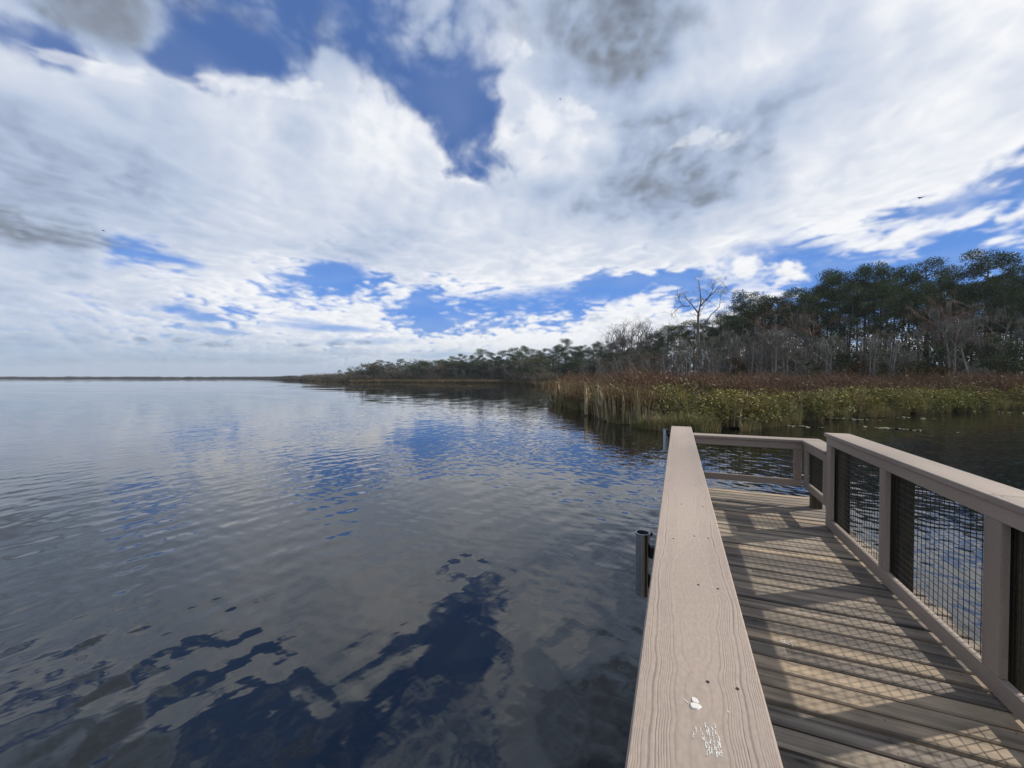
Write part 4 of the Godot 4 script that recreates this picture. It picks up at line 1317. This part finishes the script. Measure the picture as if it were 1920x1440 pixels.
	tag(part("dead_branch", s.mesh(), wood, self, spot(22.0, 21.9, 0.0), Vector3(0, deg_to_rad(-22.0 + VIEW), 0)), "fallen dead branch with bare forks at the water edge beyond the pier's end", "branch")
	var tuft_mesh := blades(66, 12, 0.008, 0.06, Color(0.13, 0.14, 0.06), 0.35)
	tag(part("reed_tuft", tuft_mesh, plant, self, spot(6.6, 29.0, -0.05)), "thin sparse reeds standing in open water off the marsh tip", "reeds")

	# floating plants
	var mats_at := [[39.7, 32.0, 1.9, 0.30, "pale floating plants in a streak off the green bank"], [35.6, 25.6, 1.2, 0.22, "smallest streak of pale floating plants close to the bank"], [43.2, 35.6, 2.2, 0.35, "pale floating plants in a long streak by the bank"], [49.6, 46.5, 3.6, 0.5, "rightmost floating streak of pale plants before the dark wood"], [44.6, 27.5, 1.2, 0.16, "pale floating plants out on the dark water right of the bank"]]
	for q in mats_at:
		var f := Shape.new()
		for k in 55:
			var p := Vector3(r.randfn() * q[2] * 0.5, r.randf_range(0.008, 0.03), r.randfn() * q[3] * 0.5)
			f.col = shade(Color(0.12, 0.115, 0.075), r, 0.4)
			var rad := r.randf_range(0.05, 0.11)
			var tilt := Vector3(r.randf_range(-0.25, 0.25), 1, r.randf_range(-0.25, 0.25)).normalized()
			var e1 := tilt.cross(Vector3.RIGHT).normalized() * rad
			var e2 := tilt.cross(e1)
			for j in 6: f.tri(p, p + e1 * cos(TAU * j / 6) + e2 * sin(TAU * j / 6), p + e1 * cos(TAU * (j + 1) / 6) + e2 * sin(TAU * (j + 1) / 6))
		tag(part("floating_plants", f.mesh(), plant, self, spot(q[0], q[1]), Vector3(0, deg_to_rad(-q[0] + VIEW), 0)), q[4], "floating plants", "floating plants off the bank")


func build_birds() -> void:
	var labels := ["dark bird gliding over the pines on the right", "tiny dark bird high in mid sky", "tiny dark bird low in the sky on the left"]
	var list := [[45.8, 107.7, 36.5, 1.1], [6.9, 110.8, 79.3, 0.6], [-45.8, 157.7, 43.2, 1.0]]
	for k in 3:
		var s := Shape.new()
		s.col = Color(0.05, 0.05, 0.05)
		var q: Array = list[k]
		var w: float = q[3]
		s.tube([Vector3(0, 0, -0.32) * w, Vector3(0, 0.03, -0.2) * w, Vector3(0, 0.02, 0.1) * w, Vector3(0, 0, 0.4) * w], [0.03 * w, 0.09 * w, 0.08 * w, 0.02 * w], 8, true)
		for side in [-1.0, 1.0]:
			var a := Vector3(0.05 * side, 0.04, -0.15) * w
			var b := Vector3(0.05 * side, 0.04, 0.12) * w
			var c1 := Vector3(0.42 * side, 0.14, -0.20) * w
			var d1 := Vector3(0.42 * side, 0.14, 0.06) * w
			var e := Vector3(0.85 * side, 0.10, 0.02) * w
			for lift in [0.0, 0.02 * w]:
				var o := Vector3(0, lift, 0)
				s.tri(a + o, c1 + o, b + o); s.tri(b + o, c1 + o, d1 + o); s.tri(c1 + o, e + o, d1 + o)
		tag(part("bird", s.mesh(), leaf_mat(Color.WHITE, Color.BLACK), self, spot(q[0], q[1], q[2]), Vector3(0, 0.5 + k, 0.15)), labels[k], "bird", "birds in flight")


# ---------------------------------------------------------------- the scene

func _ready() -> void:
	rng.seed = 20240117
	sun_dir = Vector3(sin(deg_to_rad(SUN_BEARING)) * cos(deg_to_rad(SUN_HEIGHT)), sin(deg_to_rad(SUN_HEIGHT)), -cos(deg_to_rad(SUN_BEARING)) * cos(deg_to_rad(SUN_HEIGHT)))

	var cam := Camera3D.new()
	cam.name = "camera"
	cam.fov = 2.0 * rad_to_deg(atan(720.0 / 740.0))
	cam.near = 0.05
	cam.far = 9000.0
	add_child(cam)
	cam.position = Vector3(0, EYE, 0)
	cam.rotation = Vector3(-atan(12.0 / 740.0), deg_to_rad(VIEW), 0)
	cam.current = true

	var env := Environment.new()
	env.background_mode = Environment.BG_SKY
	env.sky = Sky.new()
	var pano := PanoramaSkyMaterial.new()
	pano.panorama = make_sky()
	env.sky.sky_material = pano
	env.tonemap_mode = Environment.TONE_MAPPER_LINEAR
	env.background_energy_multiplier = 1.05
	env.tonemap_exposure = 1.0
	env.fog_enabled = true
	env.fog_density = 0.00015
	env.fog_light_color = srgb(205, 215, 230)
	env.sdfgi_enabled = true
	env.ssao_enabled = true
	env.ssil_enabled = true
	var we := WorldEnvironment.new()
	we.name = "environment"
	we.environment = env
	add_child(we)

	var sun := DirectionalLight3D.new()
	sun.name = "sun"
	sun.light_energy = 1.55
	sun.light_color = Color(1.0, 0.965, 0.91)
	sun.light_angular_distance = 0.8
	sun.shadow_enabled = true
	add_child(sun)
	sun.look_at_from_position(sun_dir * 50.0, Vector3.ZERO)

	make_wood()
	M.wire = mat(lin(0.012, 0.012, 0.013), 0.55)
	M.dark_metal = mat(lin(0.03, 0.026, 0.024), 0.5, 0.6)
	M.steel = mat(lin(0.42, 0.44, 0.47), 0.22, 1.0)
	M.chalk = mat(lin(0.60, 0.59, 0.55), 0.9)
	build_setting()
	build_pier()
	build_woods()
	build_marsh()
	build_birds()
